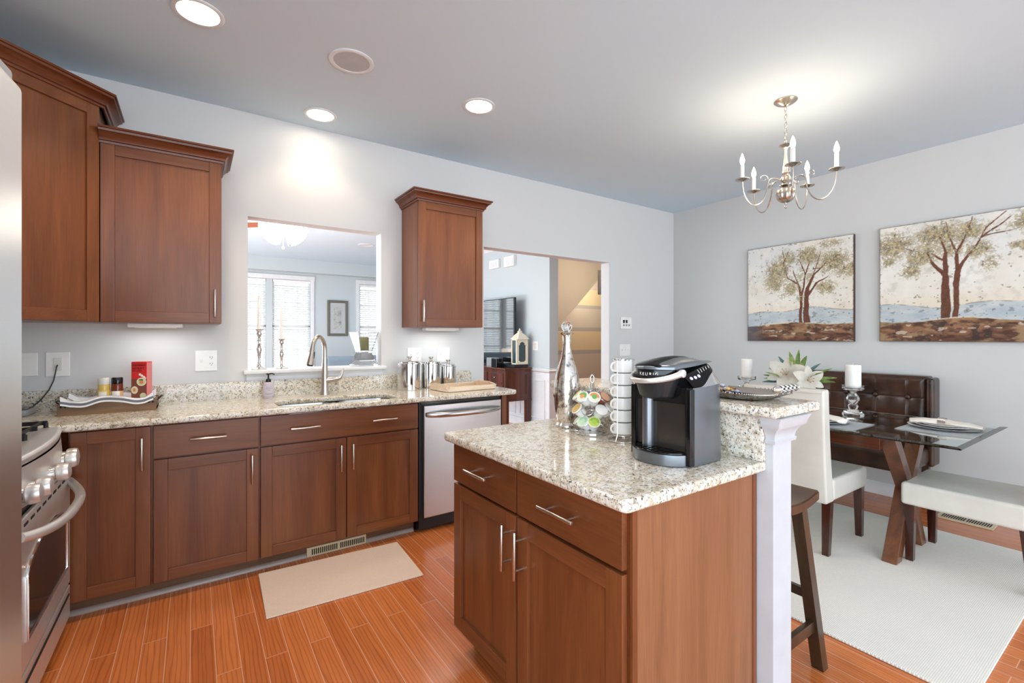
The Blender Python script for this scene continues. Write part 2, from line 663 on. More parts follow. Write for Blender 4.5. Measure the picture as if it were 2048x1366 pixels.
m['screen'] = plain('tv_screen', (14, 16, 18), .05, ior=2.6)
m['console'] = wood('console_mahogany', (54, 22, 12), (84, 38, 20), (112, 56, 30), 'Z', .25, coat=.4)
m['soap'] = plain('lilac_soap', (198, 188, 200), .2)
m['label_white'] = plain('paper_label', (236, 232, 226), .6)
m['whitewash'] = wood('whitewashed_wood', (196, 170, 142), (222, 200, 174), (238, 224, 206), 'X', .5, coat=0)
m['barnwood'] = wood('weathered_wood', (74, 60, 50), (116, 90, 68), (160, 126, 92), 'X', .6, coat=0, knots=.4)
m['cream_metal'] = plain('cream_painted_metal', (228, 220, 200), .45)
m['beige_plastic'] = plain('almond_plastic', (214, 196, 160), .4)
m['grass'] = plain('lawn', (96, 130, 60), .9)

# ================================================================== THE SETTING
YW, XD, ZC = 3.44, 4.652, 2.737                # sink wall, dining wall, ceiling
CT = .90                                       # counter top height

b = MB(); b.box(-1.3, 8.0, -4.2, 9.75, -.06, 0)
struct('floor', b, m['floor'])
b = MB(); b.box(-1.3, 8.0, -4.2, 9.75, ZC, ZC + .08)
struct('ceiling', b, m['ceiling'])
b = MB(); b.box(-6, 12, 9.8, 30, -.9, -.8)
struct('ground', b, m['grass'])

# sink wall with the pass-through and the doorway
b = MB()
y0, y1 = YW, YW + .115
for x0, x1, z0, z1 in ((-1.06, .289, 0, ZC), (.289, 1.163, 0, 1.045), (.289, 1.163, 2.069, ZC), (1.163, 2.059, 0, ZC),
                       (2.059, 3.582, 2.065, ZC), (3.582, XD, 0, ZC)):
    b.box(x0, x1, y0, y1, z0, z1)
bmesh.ops.remove_doubles(b.bm, verts=b.bm.verts, dist=1e-5)
struct('wall_back', b, m['wall'])
b = MB(); b.box(XD, XD + .1, -4.2, YW + .115, 0, ZC)
struct('wall_right', b, m['wall_dining'])
b = MB(); b.box(-1.16, -1.06, .20, YW + .115, 0, ZC)
struct('wall_left', b, m['wall'])
# living room: far wall round its windows
b = MB()
FY = 9.6
wins = [(.33, 1.10, .62, 2.36), (1.205, 1.865, .62, 2.36), (2.79, 3.45, .62, 2.36)]
xs = -1.3
for x0, x1, z0, z1 in wins:
    b.box(xs, x0, FY, FY + .12, 0, ZC)
    b.box(x0, x1, FY, FY + .12, 0, z0)
    b.box(x0, x1, FY, FY + .12, z1, ZC)
    xs = x1
b.box(xs, 4.1, FY, FY + .12, 0, ZC)
struct('wall_far', b, m['wall_living'])
b = MB(); b.box(-1.4, -1.3, 6.0, 9.72, 0, ZC)
struct('wall_side', b, m['wall_living'])
b = MB(); b.box(-1.3, 3.95, FY - .18, FY, 2.50, ZC)
struct('trim_1', b, m['wall_living'])
b = MB(); b.box(3.95, 4.10, 4.88, 9.72, 0, ZC)
struct('wall_television', b, m['wall_living'])
# wainscot and chair rail on that wall
b = MB()
prof = [(0, 0), (.012, .004), (.03, .02), (.034, .034), (.022, .045), (.022, .055), (0, .062)]
b.sweep([(3.95, FY - .001), (3.95, 4.88), (4.10, 4.88)][::-1][::-1], [(o, h) for o, h in prof], z=.80)
struct('trim_2', b, m['white'])
b = MB()
b.box(3.938, 3.95, 4.88, 9.59, 0, .80); b.box(3.938, 4.10, 4.868, 4.88, 0, .80)
for ya, yb in ((4.96, 5.55), (5.65, 6.3), (6.4, 7.1), (7.2, 8.0), (8.1, 9.4)):
    for z0_, z1_ in ((.16, .18), (.68, .70)): b.box(3.924, 3.94, ya, yb, z0_, z1_, .004)
    for q in (ya, yb - .02): b.box(3.9245, 3.94, q, q + .02, .18, .68, .004)
b.box(3.92, 3.94, 4.86, 9.59, 0, .12, .005)
struct('trim_3', b, m['white'])
b = MB()
b.sweep([(3.95, FY - .19), (3.95, 4.90)], [(0, 0), (.015, 0), (.03, .03), (.075, .07), (.09, .09), (0, .09)], z=ZC - .09)
struct('trim_4', b, m['white'])

# stair hall: raked soffit wall in front of a wall painted in bands
b = MB()
R_ = Matrix(((1, 0, 0, 0), (0, 0, 1, 0), (0, 1, 0, 0), (0, 0, 0, 1)))      # (x, z, y) drawing plane -> world
b.prism([(4.55, 1.05), (4.92, 1.40), (5.93, 2.34), (7.6, 2.34), (7.6, ZC), (4.10, ZC), (4.10, 1.05)], 5.9, 5.98, M=R_)
struct('wall_stair', b, m['beige'])
b = MB(); b.mi = 0
bands = [(0, .94, 0), (.94, 1.02, 2), (1.02, 1.40, 1), (1.40, 1.476, 2), (1.476, 1.86, 0), (1.86, 1.93, 2), (1.93, 2.25, 1), (2.25, ZC, 0)]
for z0, z1, k in bands:
    b.mi = k; b.box(3.9, 8.0, 7.0, 7.1, z0, z1)
struct('wall_landing', b, [m['beige'], m['yellow'], m['stripe_grey']])
b = MB(); b.box(7.9, 8.0, 3.4, 7.1, 0, ZC); b.box(XD + .1, 8, 3.35, 3.45, 0, ZC)
struct('wall_hall', b, m['beige'])

# pass-through sill and apron
b = MB()
b.box(.262, 1.19, 3.385, 3.60, 1.05, 1.076, .008, 3)
b.sweep([(1.172, YW), (.28, YW)][::-1], [(0, 0), (.006, .0), (.012, .012), (.012, .035), (.024, .05), (.03, .07), (0, .07)], z=.995)
struct('trim_5', b, m['white'])

# baseboards
bb = [(0, 0), (.016, 0), (.016, .075), (.010, .088), (.006, .10), (0, .10)]
b = MB(); b.sweep([(XD, 3.40), (XD, -4.1)], bb)
struct('baseboard_right', b, m['white'])
b = MB(); b.sweep([(3.60, YW), (XD - .017, YW)], bb)
struct('baseboard_back', b, m['white'])


# windows of the living room, each with casing, sash, blind and glass
def window(idx, x0, x1, z0, z1, cas):
    b = MB()
    ca0, ca1 = cas
    if ca0: b.box(x0 - .062, x0 + .004, FY - .022, FY, z0 - .05, z1 + .075, .004)
    if ca1: b.box(x1 - .004, x1 + .062, FY - .022, FY, z0 - .05, z1 + .075, .004)
    b.box(x0 - (.07 if ca0 else .055), x1 + (.07 if ca1 else .055), FY - .026, FY, z1, z1 + .085, .004)
    b.box(x0 - .08, x1 + .08, FY - .05, FY + .02, z0 - .03, z0, .004)
    w = struct('window_%d' % idx, b, m['white'])
    b = MB()
    zm = z0 + (z1 - z0) * .5
    y = FY + .07
    for xa, xb, za, zb in ((x0, x0 + .04, z0, z1), (x1 - .04, x1, z0, z1), (x0, x1, z0, z0 + .05), (x0, x1, z1 - .05, z1), (x0, x1, zm - .025, zm + .025)):
        b.box(xa, xb, y - .02, y + .02, za, zb, .003)
    for k in (1, 2): b.box(x0 + (x1 - x0) * k / 3 - .006, x0 + (x1 - x0) * k / 3 + .006, y - .008, y + .008, z0, z1)
    for k in (.25, .75): b.box(x0, x1, y - .008, y + .008, z0 + (z1 - z0) * k - .006, z0 + (z1 - z0) * k + .006)
    struct('sash', b, m['white'], w)
    b = MB()
    b.box(x0 + .02, x1 - .02, y - .002, y + .002, z0 + .02, z1 - .02)
    struct('pane', b, m['glass'], w)
    b = MB()
    n = int((z1 - z0 - .08) / .043)
    for k in range(n):
        z = z0 + .03 + k * .043
        b.box(x0 + .012, x1 - .012, -.022, .022, -.0012, .0012, M=T(0, FY + .02, z) @ RX(math.radians(36)))
    b.box(x0 + .008, x1 - .008, FY - .01, FY + .05, z1 - .055, z1 - .005, .003)
    for q in (.18, .82): b.box(x0 + (x1 - x0) * q - .004, x0 + (x1 - x0) * q + .004, FY - .004, FY - .002, z0 + .02, z1)
    struct('blind', b, m['plastic_white'], w)


window(1, *wins[0], (1, 0))
window(2, *wins[1], (0, 1))
window(3, *wins[2], (1, 1))

# half wall at the island, with its bracket moulding under the bar
b = MB()
b.box(1.491, 1.606, .738, 1.74, 0, 1.044)
b.box(1.489, 1.613, .731, .786, 0, .09, .004)
struct('wall_half', b, m['half_wall'])
b = MB()
cap = [(0, 0), (.010, 0), (.012, .010), (.008, .014), (.010, .026), (.020, .045), (.032, .055), (.036, .070), (.044, .086), (0, .086)]
b.sweep([(1.606, 1.74), (1.606, .738), (1.491, .738), (1.491, .758)][::-1], cap, z=.958)
struct('trim_6', b, m['half_wall'])


# ================================================================== wall plates
def plate(name, label, cat, x, z, w, h, kind, y=YW, group=None):
    """a wall plate on the sink wall"""
    t = thing(name, label, cat, (x, y, z - h / 2), group=group)
    b = MB(); b.box(x - w / 2, x + w / 2, y - .006, y, z - h / 2, z + h / 2, .003, 3)
    part(t, 'cover_plate', b, m['plastic_white'])
    def toggle(cx):
        b = MB(); b.box(cx - .005, cx + .005, y - .008, y - .005, z - .012, z + .012, .001)
        b.box(cx - .004, cx + .004, y - .018, y - .006, z - .002, z + .010, .0015)
        part(t, 'toggle', b, m['plastic_white'])
    def outlet(cx):
        b = MB()
        for dz in (-.0195, .0195):
            b.mi = 0
            b.lathe([(0, 0), (.0165, 0), (.0165, .003), (0, .003)], seg=18, M=T(cx, y - .006, z + dz) @ RX(math.radians(90)))
            b.mi = 1
            for dx in (-.0063, .0063): b.box(cx + dx - .0013, cx + dx + .0013, y - .0102, y - .0088, z + dz - .002, z + dz + .006)
            b.sph((cx, y - .0088, z + dz - .008), .0022, 8)
        part(t, 'socket', b, [m['plastic_white'], m['dark_inside']])
    for s, dx in kind:
        (toggle if s == 't' else outlet)(x + dx)
    return t


plate('wall_plate', 'blank white wall plate half hidden behind the refrigerator', 'wall plate', -.715, 1.147, .075, .125, [])
t = thing('cable_outlet', 'oversized white wall plate with a black cord hanging from it', 'outlet', (-.60, YW, 1.08))
b = MB(); b.box(-.648, -.553, YW - .007, YW, 1.079, 1.21, .003, 3); part(t, 'cover_plate', b, m['plastic_white'])
b = MB(); b.box(-.618, -.583, YW - .011, YW - .005, 1.11, 1.178, .002); part(t, 'insert', b, plain('insert_plastic', (222, 222, 214), .35), label='slightly darker insert')
plate('switch_outlet', 'white switch and outlet plate right of the red cracker box', 'outlet', .065, 1.144, .115, .128, [('t', -.026), ('o', .026)])
plate('switch_outlet', 'white switch and outlet plate behind the largest steel canister', 'outlet', 1.425, 1.144, .114, .122, [('t', -.026), ('o', .026)])
plate('light_switch', 'white two gang switch plate behind the steel canisters, by the doorway', 'switch', 1.675, 1.144, .114, .122, [('t', -.024), ('t', .024)])
plate('light_switch', 'white three gang switch plate right of the doorway', 'switch', 3.817, 1.147, .168, .125, [('t', -.045), ('t', 0), ('t', .045)])
t = thing('alarm_panel', 'white control panel with dark buttons above the three gang switch', 'control panel', (3.832, YW, 1.374))
b = MB(); b.box(3.747, 3.917, YW - .014, YW, 1.374, 1.50, .004, 3); part(t, 'case', b, m['plastic_white'])
for k, (dx, mm) in enumerate(((-.038, 'black'), (.004, 'black'), (.044, 'plastic_white'))):
    b = MB(); b.box(3.828 + dx - .013, 3.828 + dx + .013, YW - .018, YW - .012, 1.437, 1.47, .002); part(t, 'button', b, m[mm])
    b = MB(); b.box(3.828 + dx - .012, 3.828 + dx + .012, YW - .017, YW - .012, 1.404, 1.424, .002); part(t, 'button', b, m['plastic_grey'])
b = MB()
b.tube([(-.60, YW - .012, 1.14), (-.601, YW - .03, 1.13), (-.605, YW - .032, 1.10), (-.612, YW - .03, 1.06), (-.63, YW - .03, 1.01), (-.66, YW - .035, .96), (-.69, YW - .06, .925), (-.70, YW - .09, .912)], .003, 6)
solo('power_cord', b, m['black'], 'thin black cord running from the wall plate to the phone', 'cord')

# ================================================================== KITCHEN CABINETS
def bar_pull(parent, M, cx, cz, upright, L=.155):
    b = MB(M)
    y = -.052
    if upright:
        b.cyl((cx, y, cz - L / 2), (cx, y, cz + L / 2), .0062, seg=14, b=.001)
        for d in (-.048, .048): b.cyl((cx, -.018, cz + d), (cx, y, cz + d), .0048, seg=10)
    else:
        b.cyl((cx - L / 2, y, cz), (cx + L / 2, y, cz), .0062, seg=14, b=.001)
        for d in (-.048, .048): b.cyl((cx + d, -.018, cz), (cx + d, y, cz), .0048, seg=10)
    part(parent, 'handle', b, m['nickel'])


def door(parent, M, x0, x1, z0, z1, rail, handle=None, stile=.057, name='door', panel=None):
    b = MB(M)
    th = .02
    b.mi = 0
    b.box(x0, x0 + stile, -th, 0, z0, z1, .0026)
    b.box(x1 - stile, x1, -th, 0, z0, z1, .0026)
    b.mi = 1
    for a, c in ((z0, z0 + stile), (z1 - stile, z1)): b.box(x0 + stile - .0004, x1 - stile + .0004, -th + .0003, 0, a, c, .0026)
    b.mi = 2
    b.box(x0 + stile - .004, x1 - stile + .004, -.0085, -.002, z0 + stile - .004, z1 - stile + .004)
    d = part(parent, name, b, [m['cherry_v'], m[rail], m[panel or 'cherry_v']])
    if handle: bar_pull(d, M, handle[0], handle[1], True)
    return d


def drawer(parent, M, x0, x1, z0, z1, mat, handles, name='drawer'):
    b = MB(M)
    b.box(x0, x1, -.02, 0, z0, z1, .002)
    d = part(parent, name, b, m[mat])
    for hx in handles: bar_pull(d, M, hx, (z0 + z1) / 2 + .001, False)
    return d


YF = 2.868                                     # cabinet box front on the sink wall
MS = T(0, YF, 0)


def carcass(t, x0, x1, front=None):
    b = MB()
    b.mi = 0; b.box(x0, x1, YF, 3.435, .085, CT - .032)
    b.mi = 1; b.box(x0, x1, 2.935, 3.40, 0, .085)
    return part(t, 'body', b, [m['crown'], m['toe']])


t = thing('base_cabinet', 'narrow brown base cabinet with one tall door, next to the range', 'cabinet', (-.31, 3.15, 0))
b = MB()
b.mi = 0; b.prism([(-.466, YF), (-.166, YF), (-.166, 3.435), (-.60, 3.435), (-.60, 2.90), (-.50, 2.90)], .085, CT - .032)
b.mi = 1; b.box(-.52, -.166, 2.935, 3.40, 0, .085)
part(t, 'body', b, [m['crown'], m['toe']])
door(t, MS, -.459, -.172, .09, .857, 'cherry_x', (-.203, .732))

t = thing('base_cabinet', 'brown base cabinet with one drawer over one door, left of the sink', 'cabinet', (.066, 3.15, 0))
carcass(t, -.166, .296)
drawer(t, MS, -.161, .291, .699, .857, 'cherry_x', [.064])
door(t, MS, -.161, .291, .09, .690, 'cherry_x', (.258, .585))

t = thing('sink_base_cabinet', 'wide brown sink cabinet with two doors under one long false drawer', 'cabinet', (.753, 3.15, 0))
b = MB()                                        # open above so the bowls hang free
b.mi = 0
b.box(.296, .312, YF, 3.435, .085, CT - .032); b.box(1.196, 1.212, YF, 3.435, .085, CT - .032)
b.box(.312, 1.196, YF, YF + .018, .085, CT - .032); b.box(.312, 1.196, YF + .018, 3.435, .085, .103)
b.mi = 1; b.box(.296, 1.212, 2.935, 3.40, 0, .085)
part(t, 'body', b, [m['crown'], m['toe']])
drawer(t, MS, .300, 1.207, .699, .857, 'cherry_x', [.523, .979], 'false_drawer')
door(t, MS, .300, .751, .09, .690, 'cherry_x', (.717, .578))
door(t, MS, .757, 1.207, .09, .690, 'cherry_x', (.786, .577))

b = MB(); b.box(1.862, 1.902, 2.850, 3.435, 0, CT - .032, .002)
solo('end_panel', b, m['cherry_v'], 'brown end panel between the dishwasher and the doorway', 'cabinet panel')
b = MB()
b.sweep([(-.52, 2.935), (1.205, 2.935)], [(0, 0), (.018, 0), (.018, .006), (.012, .016), (.004, .022), (0, .022)])
struct('trim_7', b, m['shoe'])

t = thing('toe_kick_vent', 'white slotted air register in the toe kick below the sink', 'air vent', (.717, 2.932, .004))
b = MB(); b.box(.545, .890, 2.914, 2.934, .002, .058, .003); part(t, 'frame', b, m['beige_plastic'])
b = MB()
for k in range(26):
    x = .575 + k * .0115 + (.012 if k > 12 else 0)
    b.box(x - .003, x + .003, 2.911, 2.914, .014, .046)
part(t, 'slots', b, m['dark_inside'])

# dishwasher
t = thing('dishwasher', 'stainless steel dishwasher with a bowed bar handle', 'dishwasher', (1.54, 3.14, 0))
b = MB(); b.box(1.222, 1.858, 2.872, 3.42, .02, CT - .036); b.box(1.224, 1.858, 2.925, 3.0, .0, .10)
part(t, 'tub', b, m['black'])
b = MB(); b.box(1.246, 1.848, 2.838, 2.872, .10, .838, .006, 3)
d = part(t, 'door', b, m['steel_x'])
b = MB()
n = 28
pts = []
for i in range(n + 1):
    u = i / n
    pts.append((1.268 + .556 * u, 2.838 - .062 * (1 - abs(2 * u - 1) ** 3.2) - .0, .778))
b.tube(pts, .019, 12, sq=1.0, rs=[.019 if 0 < i < n else .017 for i in range(n + 1)])
part(d, 'handle', b, m['steel_x'])
b = MB(); b.box(1.235, 1.855, 2.868, 2.90, .838, .858, .002); part(t, 'control_strip', b, m['black_gloss'])

# wall cabinets
CROWN = [(0, 0), (.008, .0), (.010, .010), (.018, .014), (.022, .030), (.036, .046), (.048, .052), (.050, .062), (.058, .064), (.058, .074), (0, .074)]


def wall_cabinet(label, x0, x1, z0, z1, hx, ret):
    t = thing('wall_cabinet', label, 'cabinet', ((x0 + x1) / 2, 3.28, z0))
    b = MB(); b.box(x0, x1, 3.137, 3.439, z0, z1 + .02, .001)
    part(t, 'body', b, m['cherry_v'])
    M = T(0, 3.137, 0)
    door(t, M, x0 + .002, x1 - .002, z0 + .002, z1 - .002, 'cherry_x', (hx, z0 + .113))
    b = MB()
    path = ([(x0, 3.438)] if ret in 'LB' else []) + [(x0, 3.118), (x1, 3.118)] + [(x1, 3.438)]
    b.sweep(path, CROWN, z=z1 - .006)
    b.box(x0, x1, 3.12, 3.438, z1 + .05, z1 + .066)
    part(t, 'crown_moulding', b, m['crown'])
    return t


wall_cabinet('brown wall cabinet left of the pass-through, handle at its lower right', -.392, .132, 1.366, 2.28, .099, 'R')
wall_cabinet('brown wall cabinet hanging alone between pass-through and doorway', 1.324, 1.858, 1.362, 2.272, 1.355, 'B')

t = thing('corner_wall_cabinet', 'tall angled corner wall cabinet beside the refrigerator', 'cabinet', (-.72, 3.2, 1.366))
b = MB(); b.prism([(-.398, 3.13), (-.398, 3.439), (-1.058, 3.439), (-1.058, 2.78), (-.748, 2.78)], 1.366, 2.47, .001)
part(t, 'body', b, m['cherry_v'])
MD = T(-.398, 3.13, 0) @ RZ(math.radians(45))
door(t, MD, -.490, -.010, 1.368, 2.452, 'cherry_x', (-.455, 1.48))
b = MB(); b.sweep([(-1.058, 2.76), (-.748 + .008, 2.76), (-.382, 3.118), (-.382, 3.438)], CROWN, z=2.448)
b.prism([(-.39, 3.12), (-.39, 3.438), (-1.058, 3.438), (-1.058, 2.765), (-.748, 2.765)], 2.50, 2.518)
part(t, 'crown_moulding', b, m['crown'])

for x0, x1, z, lab in ((-.295, -.05, 1.366, 'slim white light fixed under the cabinet left of the pass-through'),
                       (1.435, 1.715, 1.362, 'slim white light fixed under the cabinet by the doorway')):
    t = thing('under_cabinet_light', lab, 'light', ((x0 + x1) / 2, 3.27, z - .02))
    b = MB(); b.box(x0, x1, 3.24, 3.31, z - .022, z - .0005, .004, 3); part(t, 'housing', b, m['plastic_white'])
    b = MB(); b.box(x0 + .03, x1 - .03, 3.25, 3.30, z - .026, z - .021, .002); part(t, 'lens', b, m['napkin'])
    lamp('under_cabinet_fill', 'AREA', ((x0 + x1) / 2, 3.275, z - .03), .4, (1, .97, .93), shape='RECTANGLE', size=.26, size_y=.04)  # fixture itself is off; glow added to brighten the wall below

# countertop with its splash and cut-out for the sink
b = MB()
outer = [(-1.055, YW - .001), (-1.055, 2.832), (-.505, 2.832), (-.455, 2.803)] + arc(1.93, 2.803 + .05, .05, -90, 0, 6) + [(1.98, YW - .001)]
hole = rrect(.40, 1.10, 2.872, 3.172, .085)[::-1]
b.slab(outer, hole, CT - .032, CT, .010, 4)
b.box(-1.055, 1.925, YW - .022, YW - .001, CT - .002, 1.006, .002)
struct_ct = solo('countertop', b, m['granite'], 'speckled granite countertop along the sink wall with matching splash', 'countertop')

# double bowl sink under the cut-out
t = thing('sink', 'stainless double bowl sink set under the granite', 'sink', (.75, 3.02, .68))
for x0, x1 in ((.392, .735), (.765, 1.108)):
    b = MB()
    top = rrect(x0, x1, 2.864, 3.180, .07)
    bot = rrect(x0 + .02, x1 - .02, 2.884, 3.160, .06)
    bt = bmesh.new()
    r0 = [bt.verts.new((p[0], p[1], CT - .033)) for p in top]
    r1 = [bt.verts.new((p[0], p[1], .705)) for p in bot]
    r2 = [bt.verts.new(((p[0] - (x0 + x1) / 2) * .85 + (x0 + x1) / 2, (p[1] - 3.022) * .85 + 3.022, .692)) for p in bot]
    for a, c in ((r0, r1), (r1, r2)):
        for i in range(len(a)): bt.faces.new((a[i], a[(i + 1) % len(a)], c[(i + 1) % len(a)], c[i]))
    bt.faces.new(r2)
    b.merge(bt); b.recalc = False
    part(t, 'bowl', b, m['steel_x'])
b = MB(); b.box(.735, .765, 2.87, 3.175, CT - .06, CT - .034, .006, 3)
part(t, 'divider', b, m['steel_x'])

# faucet
fx, fy = .733, 3.315
t = thing('faucet', 'brushed nickel pull-down kitchen faucet with a side lever', 'faucet', (fx, fy, CT))
b = MB()
b.lathe([(0, 0), (.031, 0), (.030, .006), (.0245, .03), (.022, .12), (.0205, .16), (.0165, .24), (.0145, .27), (.0145, .30)], (fx, fy, CT), 20)
pts = [(fx, fy, CT + .295)]
for i in range(15):
    a = math.radians(180 * i / 14 * .93)
    pts.append((fx - .048 * (1 - math.cos(a)), fy - .044 * (1 - math.cos(a)), CT + .30 + .092 * math.sin(a)))
b.tube(pts, .0145, 14, rs=[.0145 - .0015 * i / 15 for i in range(16)])
part(t, 'spout', b, m['nickel'])
e = pts[-1]
b = MB()
p0, p1 = Vector((e[0], e[1], e[2] + .004)), Vector((e[0] - .020, e[1] - .018, e[2] - .115))
q = Vector((0, 0, 1)).rotation_difference((p1 - p0).normalized()).to_matrix().to_4x4()
b.mi = 0; b.lathe([(0, 0), (.0135, 0), (.015, .012), (.0155, .05), (.020, .085), (.0235, .112), (.0235, .118), (0, .118)], seg=18, M=T(*p0) @ q)
b.mi = 1; b.lathe([(0, .1185), (.019, .1185), (.018, .124), (0, .125)], seg=18, M=T(*p0) @ q)
b.box(-.006, .006, -.020, -.012, .03, .075, .002, M=T(*p0) @ q)
part(t, 'spray_head', b, [m['nickel'], m['black']])
b = MB()
b.cyl((fx, fy, CT + .098), (fx + .085, fy - .012, CT + .104), .0215, .0175, 18, b=.003)
pts = [(fx + .082, fy - .012, CT + .104), (fx + .098, fy - .014, CT + .112), (fx + .108, fy - .016, CT + .135), (fx + .113, fy - .018, CT + .16), (fx + .120, fy - .019, CT + .176)]
b.tube(pts, .006, 10, rs=[.014, .013, .0095, .007, .003])
part(t, 'lever', b, m['nickel'])

# ------------------------------------------------------------------ island
t = thing('island_cabinet', 'brown kitchen island cabinet with two drawers over two doors', 'cabinet', (1.19, 1.25, 0))
b = MB()
b.mi = 0; b.box(.902, 1.486, .797, 1.715, .10, CT - .0355)
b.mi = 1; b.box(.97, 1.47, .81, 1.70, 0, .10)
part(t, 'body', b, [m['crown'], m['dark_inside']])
MI = T(.902, 0, 0) @ RZ(-math.pi / 2)          # local x runs towards -Y, outward is -X
for y0, y1 in ((1.270, 1.712), (.803, 1.260)):
    drawer(t, MI, -y1, -y0, .706, .858, 'cherry_y', [-(y0 + y1) / 2])
    hx = -(y0 + .035) if y0 > 1 else -(y1 - .030)
    door(t, MI, -y1, -y0, .110, .695, 'cherry_y', (hx, .586))
b = MB()
b.mi = 0; b.box(.905, 1.486, .790, .797, .0, CT - .0355)
b.mi = 1; b.box(.902, .920, .786, .797, .0, CT - .0355, .002); b.box(1.466, 1.487, .786, .797, .0, CT - .0355, .002)
part(t, 'end_panel', b, [m['veneer'], m['cherry_v']], label='pale wood-grain end panel')

b = MB()
outer = [(1.490, .760)] + [(1.490, 1.745)] + arc(.848 + .02, 1.745 - .02, .02, 90, 180, 4) + arc(.848 + .025, .760 + .025, .025, 180, 270, 5)
b.slab(outer[::-1], None, CT - .035, CT, .012, 4)
solo('island_countertop', b, m['granite'], 'speckled granite top of the kitchen island', 'countertop')
b = MB(); b.box(1.468, 1.490, .760, 1.745, CT, 1.044, .002)
solo('granite_riser', b, m['granite'], 'upright granite splash behind the coffee maker, under the raised bar', 'backsplash')
b = MB()
outer = arc(1.737 - .02, .70 + .02, .02, -90, 0, 4) + arc(1.737 - .02, 1.80 - .02, .02, 0, 90, 4) + arc(1.434 + .05, 1.80 - .05, .05, 90, 180, 5) + arc(1.434 + .012, .70 + .012, .012, 180, 270, 4)
b.slab(outer, None, 1.044, 1.077, .012, 4)
solo('raised_countertop', b, m['granite'], 'raised granite bar ledge behind the island, holding the silver tray', 'countertop')
t = thing('blank_plate', 'almond wall plate on the granite riser beside the mugs', 'wall plate', (1.465, 1.275, .932))
b = MB(); b.box(1.461, 1.468, 1.24, 1.312, .932, 1.028, .003, 3); part(t, 'cover_plate', b, m['plastic_white'])

# ================================================================== APPLIANCES
t = thing('refrigerator', 'stainless steel refrigerator filling the left edge', 'refrigerator', (-.262, 1.236, 0))
b = MB(); b.box(-.95, -.345, .33, 1.238, .02, 1.745, .006); part(t, 'cabinet_body', b, m['plastic_grey'])
b = MB(); b.box(-.340, -.262, .79, 1.236, .62, 1.758, .012, 4); d = part(t, 'door', b, m['steel_y'])
b = MB(); b.cyl((-.215, .83, .80), (-.215, .83, 1.62), .013, seg=14)
for z in (.84, 1.58): b.cyl((-.262, .83, z), (-.215, .83, z), .010, seg=10)
part(d, 'handle', b, m['nickel'])
b = MB(); b.box(-.340, -.262, .332, .784, .62, 1.758, .012, 4); d = part(t, 'door', b, m['steel_y'])
b = MB(); b.cyl((-.215, .742, .80), (-.215, .742, 1.62), .013, seg=14)
for z in (.84, 1.58): b.cyl((-.262, .742, z), (-.215, .742, z), .010, seg=10)
part(d, 'handle', b, m['nickel'])
b = MB(); b.box(-.340, -.262, .332, 1.236, .06, .61, .012, 4); part(t, 'freezer_drawer', b, m['steel_y'])
b = MB(); b.box(-.43, -.275, 1.10, 1.234, 1.745, 1.785, .008, 3); part(t, 'hinge_cover', b, m['plastic_grey'], label='grey hinge cover')

t.rotation_euler.z = math.radians(-5)          # stands a little askew, its far front edge nearest

RX0 = -.468
t = thing('range', 'stainless slide-in gas range with five control knobs', 'stove', (-.76, 2.44, 0))
b = MB(); b.box(-1.05, RX0 - .002, 2.062, 2.818, .05, .735); b.box(-1.05, -.50, 2.062, 2.818, .735, .865); part(t, 'oven_body', b, m['black'])


def bow(y, amt):
    return amt * (1 - ((y - 2.44) / .378) ** 2)


b = MB()                                         # cooktop with its bowed front lip
N = 24
poly = [(-1.05, 2.818), (-1.05, 2.062)] + [(-.482 + bow(2.062 + .756 * i / N, .035), 2.062 + .756 * i / N) for i in range(N + 1)]
b.prism(poly, .862, .897, .014, 4)
part(t, 'cooktop', b, m['satin'])
b = MB()                                         # sloped bowed control panel
b.grid(lambda u, v: (-.484 + bow(2.066 + .748 * u, .038) + .010 * (1 - v), 2.066 + .748 * u, .735 + .128 * v), N, 4)
b.grid(lambda u, v: (-.484 + bow(2.066 + .748 * u, .038) * v + .010 * v, 2.066 + .748 * u, .735), N, 2)
for yy in (2.066, 2.814):
    b.grid(lambda u, v: (-.55 + .066 * u + (.010 * (1 - v)) * u, yy, .735 + .128 * v), 2, 2)
b.recalc = False
part(t, 'control_panel', b, m['satin'])
for y in (2.735, 2.655, 2.43, 2.225, 2.145):
    x = -.484 + bow(y, .036)
    kb = MB()
    Mk = T(x, y, .775) @ RY(math.radians(90 - 4))
    kb.mi = 0; kb.lathe([(0, 0), (.0245, 0), (.0245, .018), (.021, .021), (0, .022)], seg=20, M=Mk)
    kb.mi = 1; kb.lathe([(.0, .020), (.030, .022), (.033, .028), (.033, .046), (.029, .056), (.018, .060), (0, .061)], seg=24, M=Mk, sy=.92)
    part(t, 'knob', kb, [m['chrome'], m['satin']])
b = MB()                                         # grates over the burners
for y in (2.22, 2.66):
    for dx in (-.92, -.82, -.72, -.62, -.545):
        b.box(dx - .006, dx + .006, y - .16, y + .16, .914, .926, .003)
    for dy in (-.16, 0, .16): b.box(-.95, -.525, y + dy - .006, y + dy + .006, .908, .926, .003)
    for dx in (-.945, -.53):
        for dy in (-.155, .155): b.cyl((dx, y + dy, .892), (dx, y + dy, .918), .008, seg=8)
part(t, 'grate', b, m['black_metal'])
b = MB()
for y in (2.22, 2.66):
    for x in (-.85, -.63): b.lathe([(0, 0), (.05, 0), (.048, .012), (.034, .016), (0, .018)], (x, y, .896), 20)
part(t, 'burner', b, m['black_metal'])
b = MB(); b.mi = 0; b.box(RX0, -.452, 2.066, 2.814, .205, .704, .005, 3)
b.mi = 1
for k in range(9):
    y = 2.13 + k * .076
    b.box(-.4525, -.4505, y, y + .045, .676, .686, .001)
d = part(t, 'oven_door', b, [m['satin'], m['dark_inside']])
b = MB()
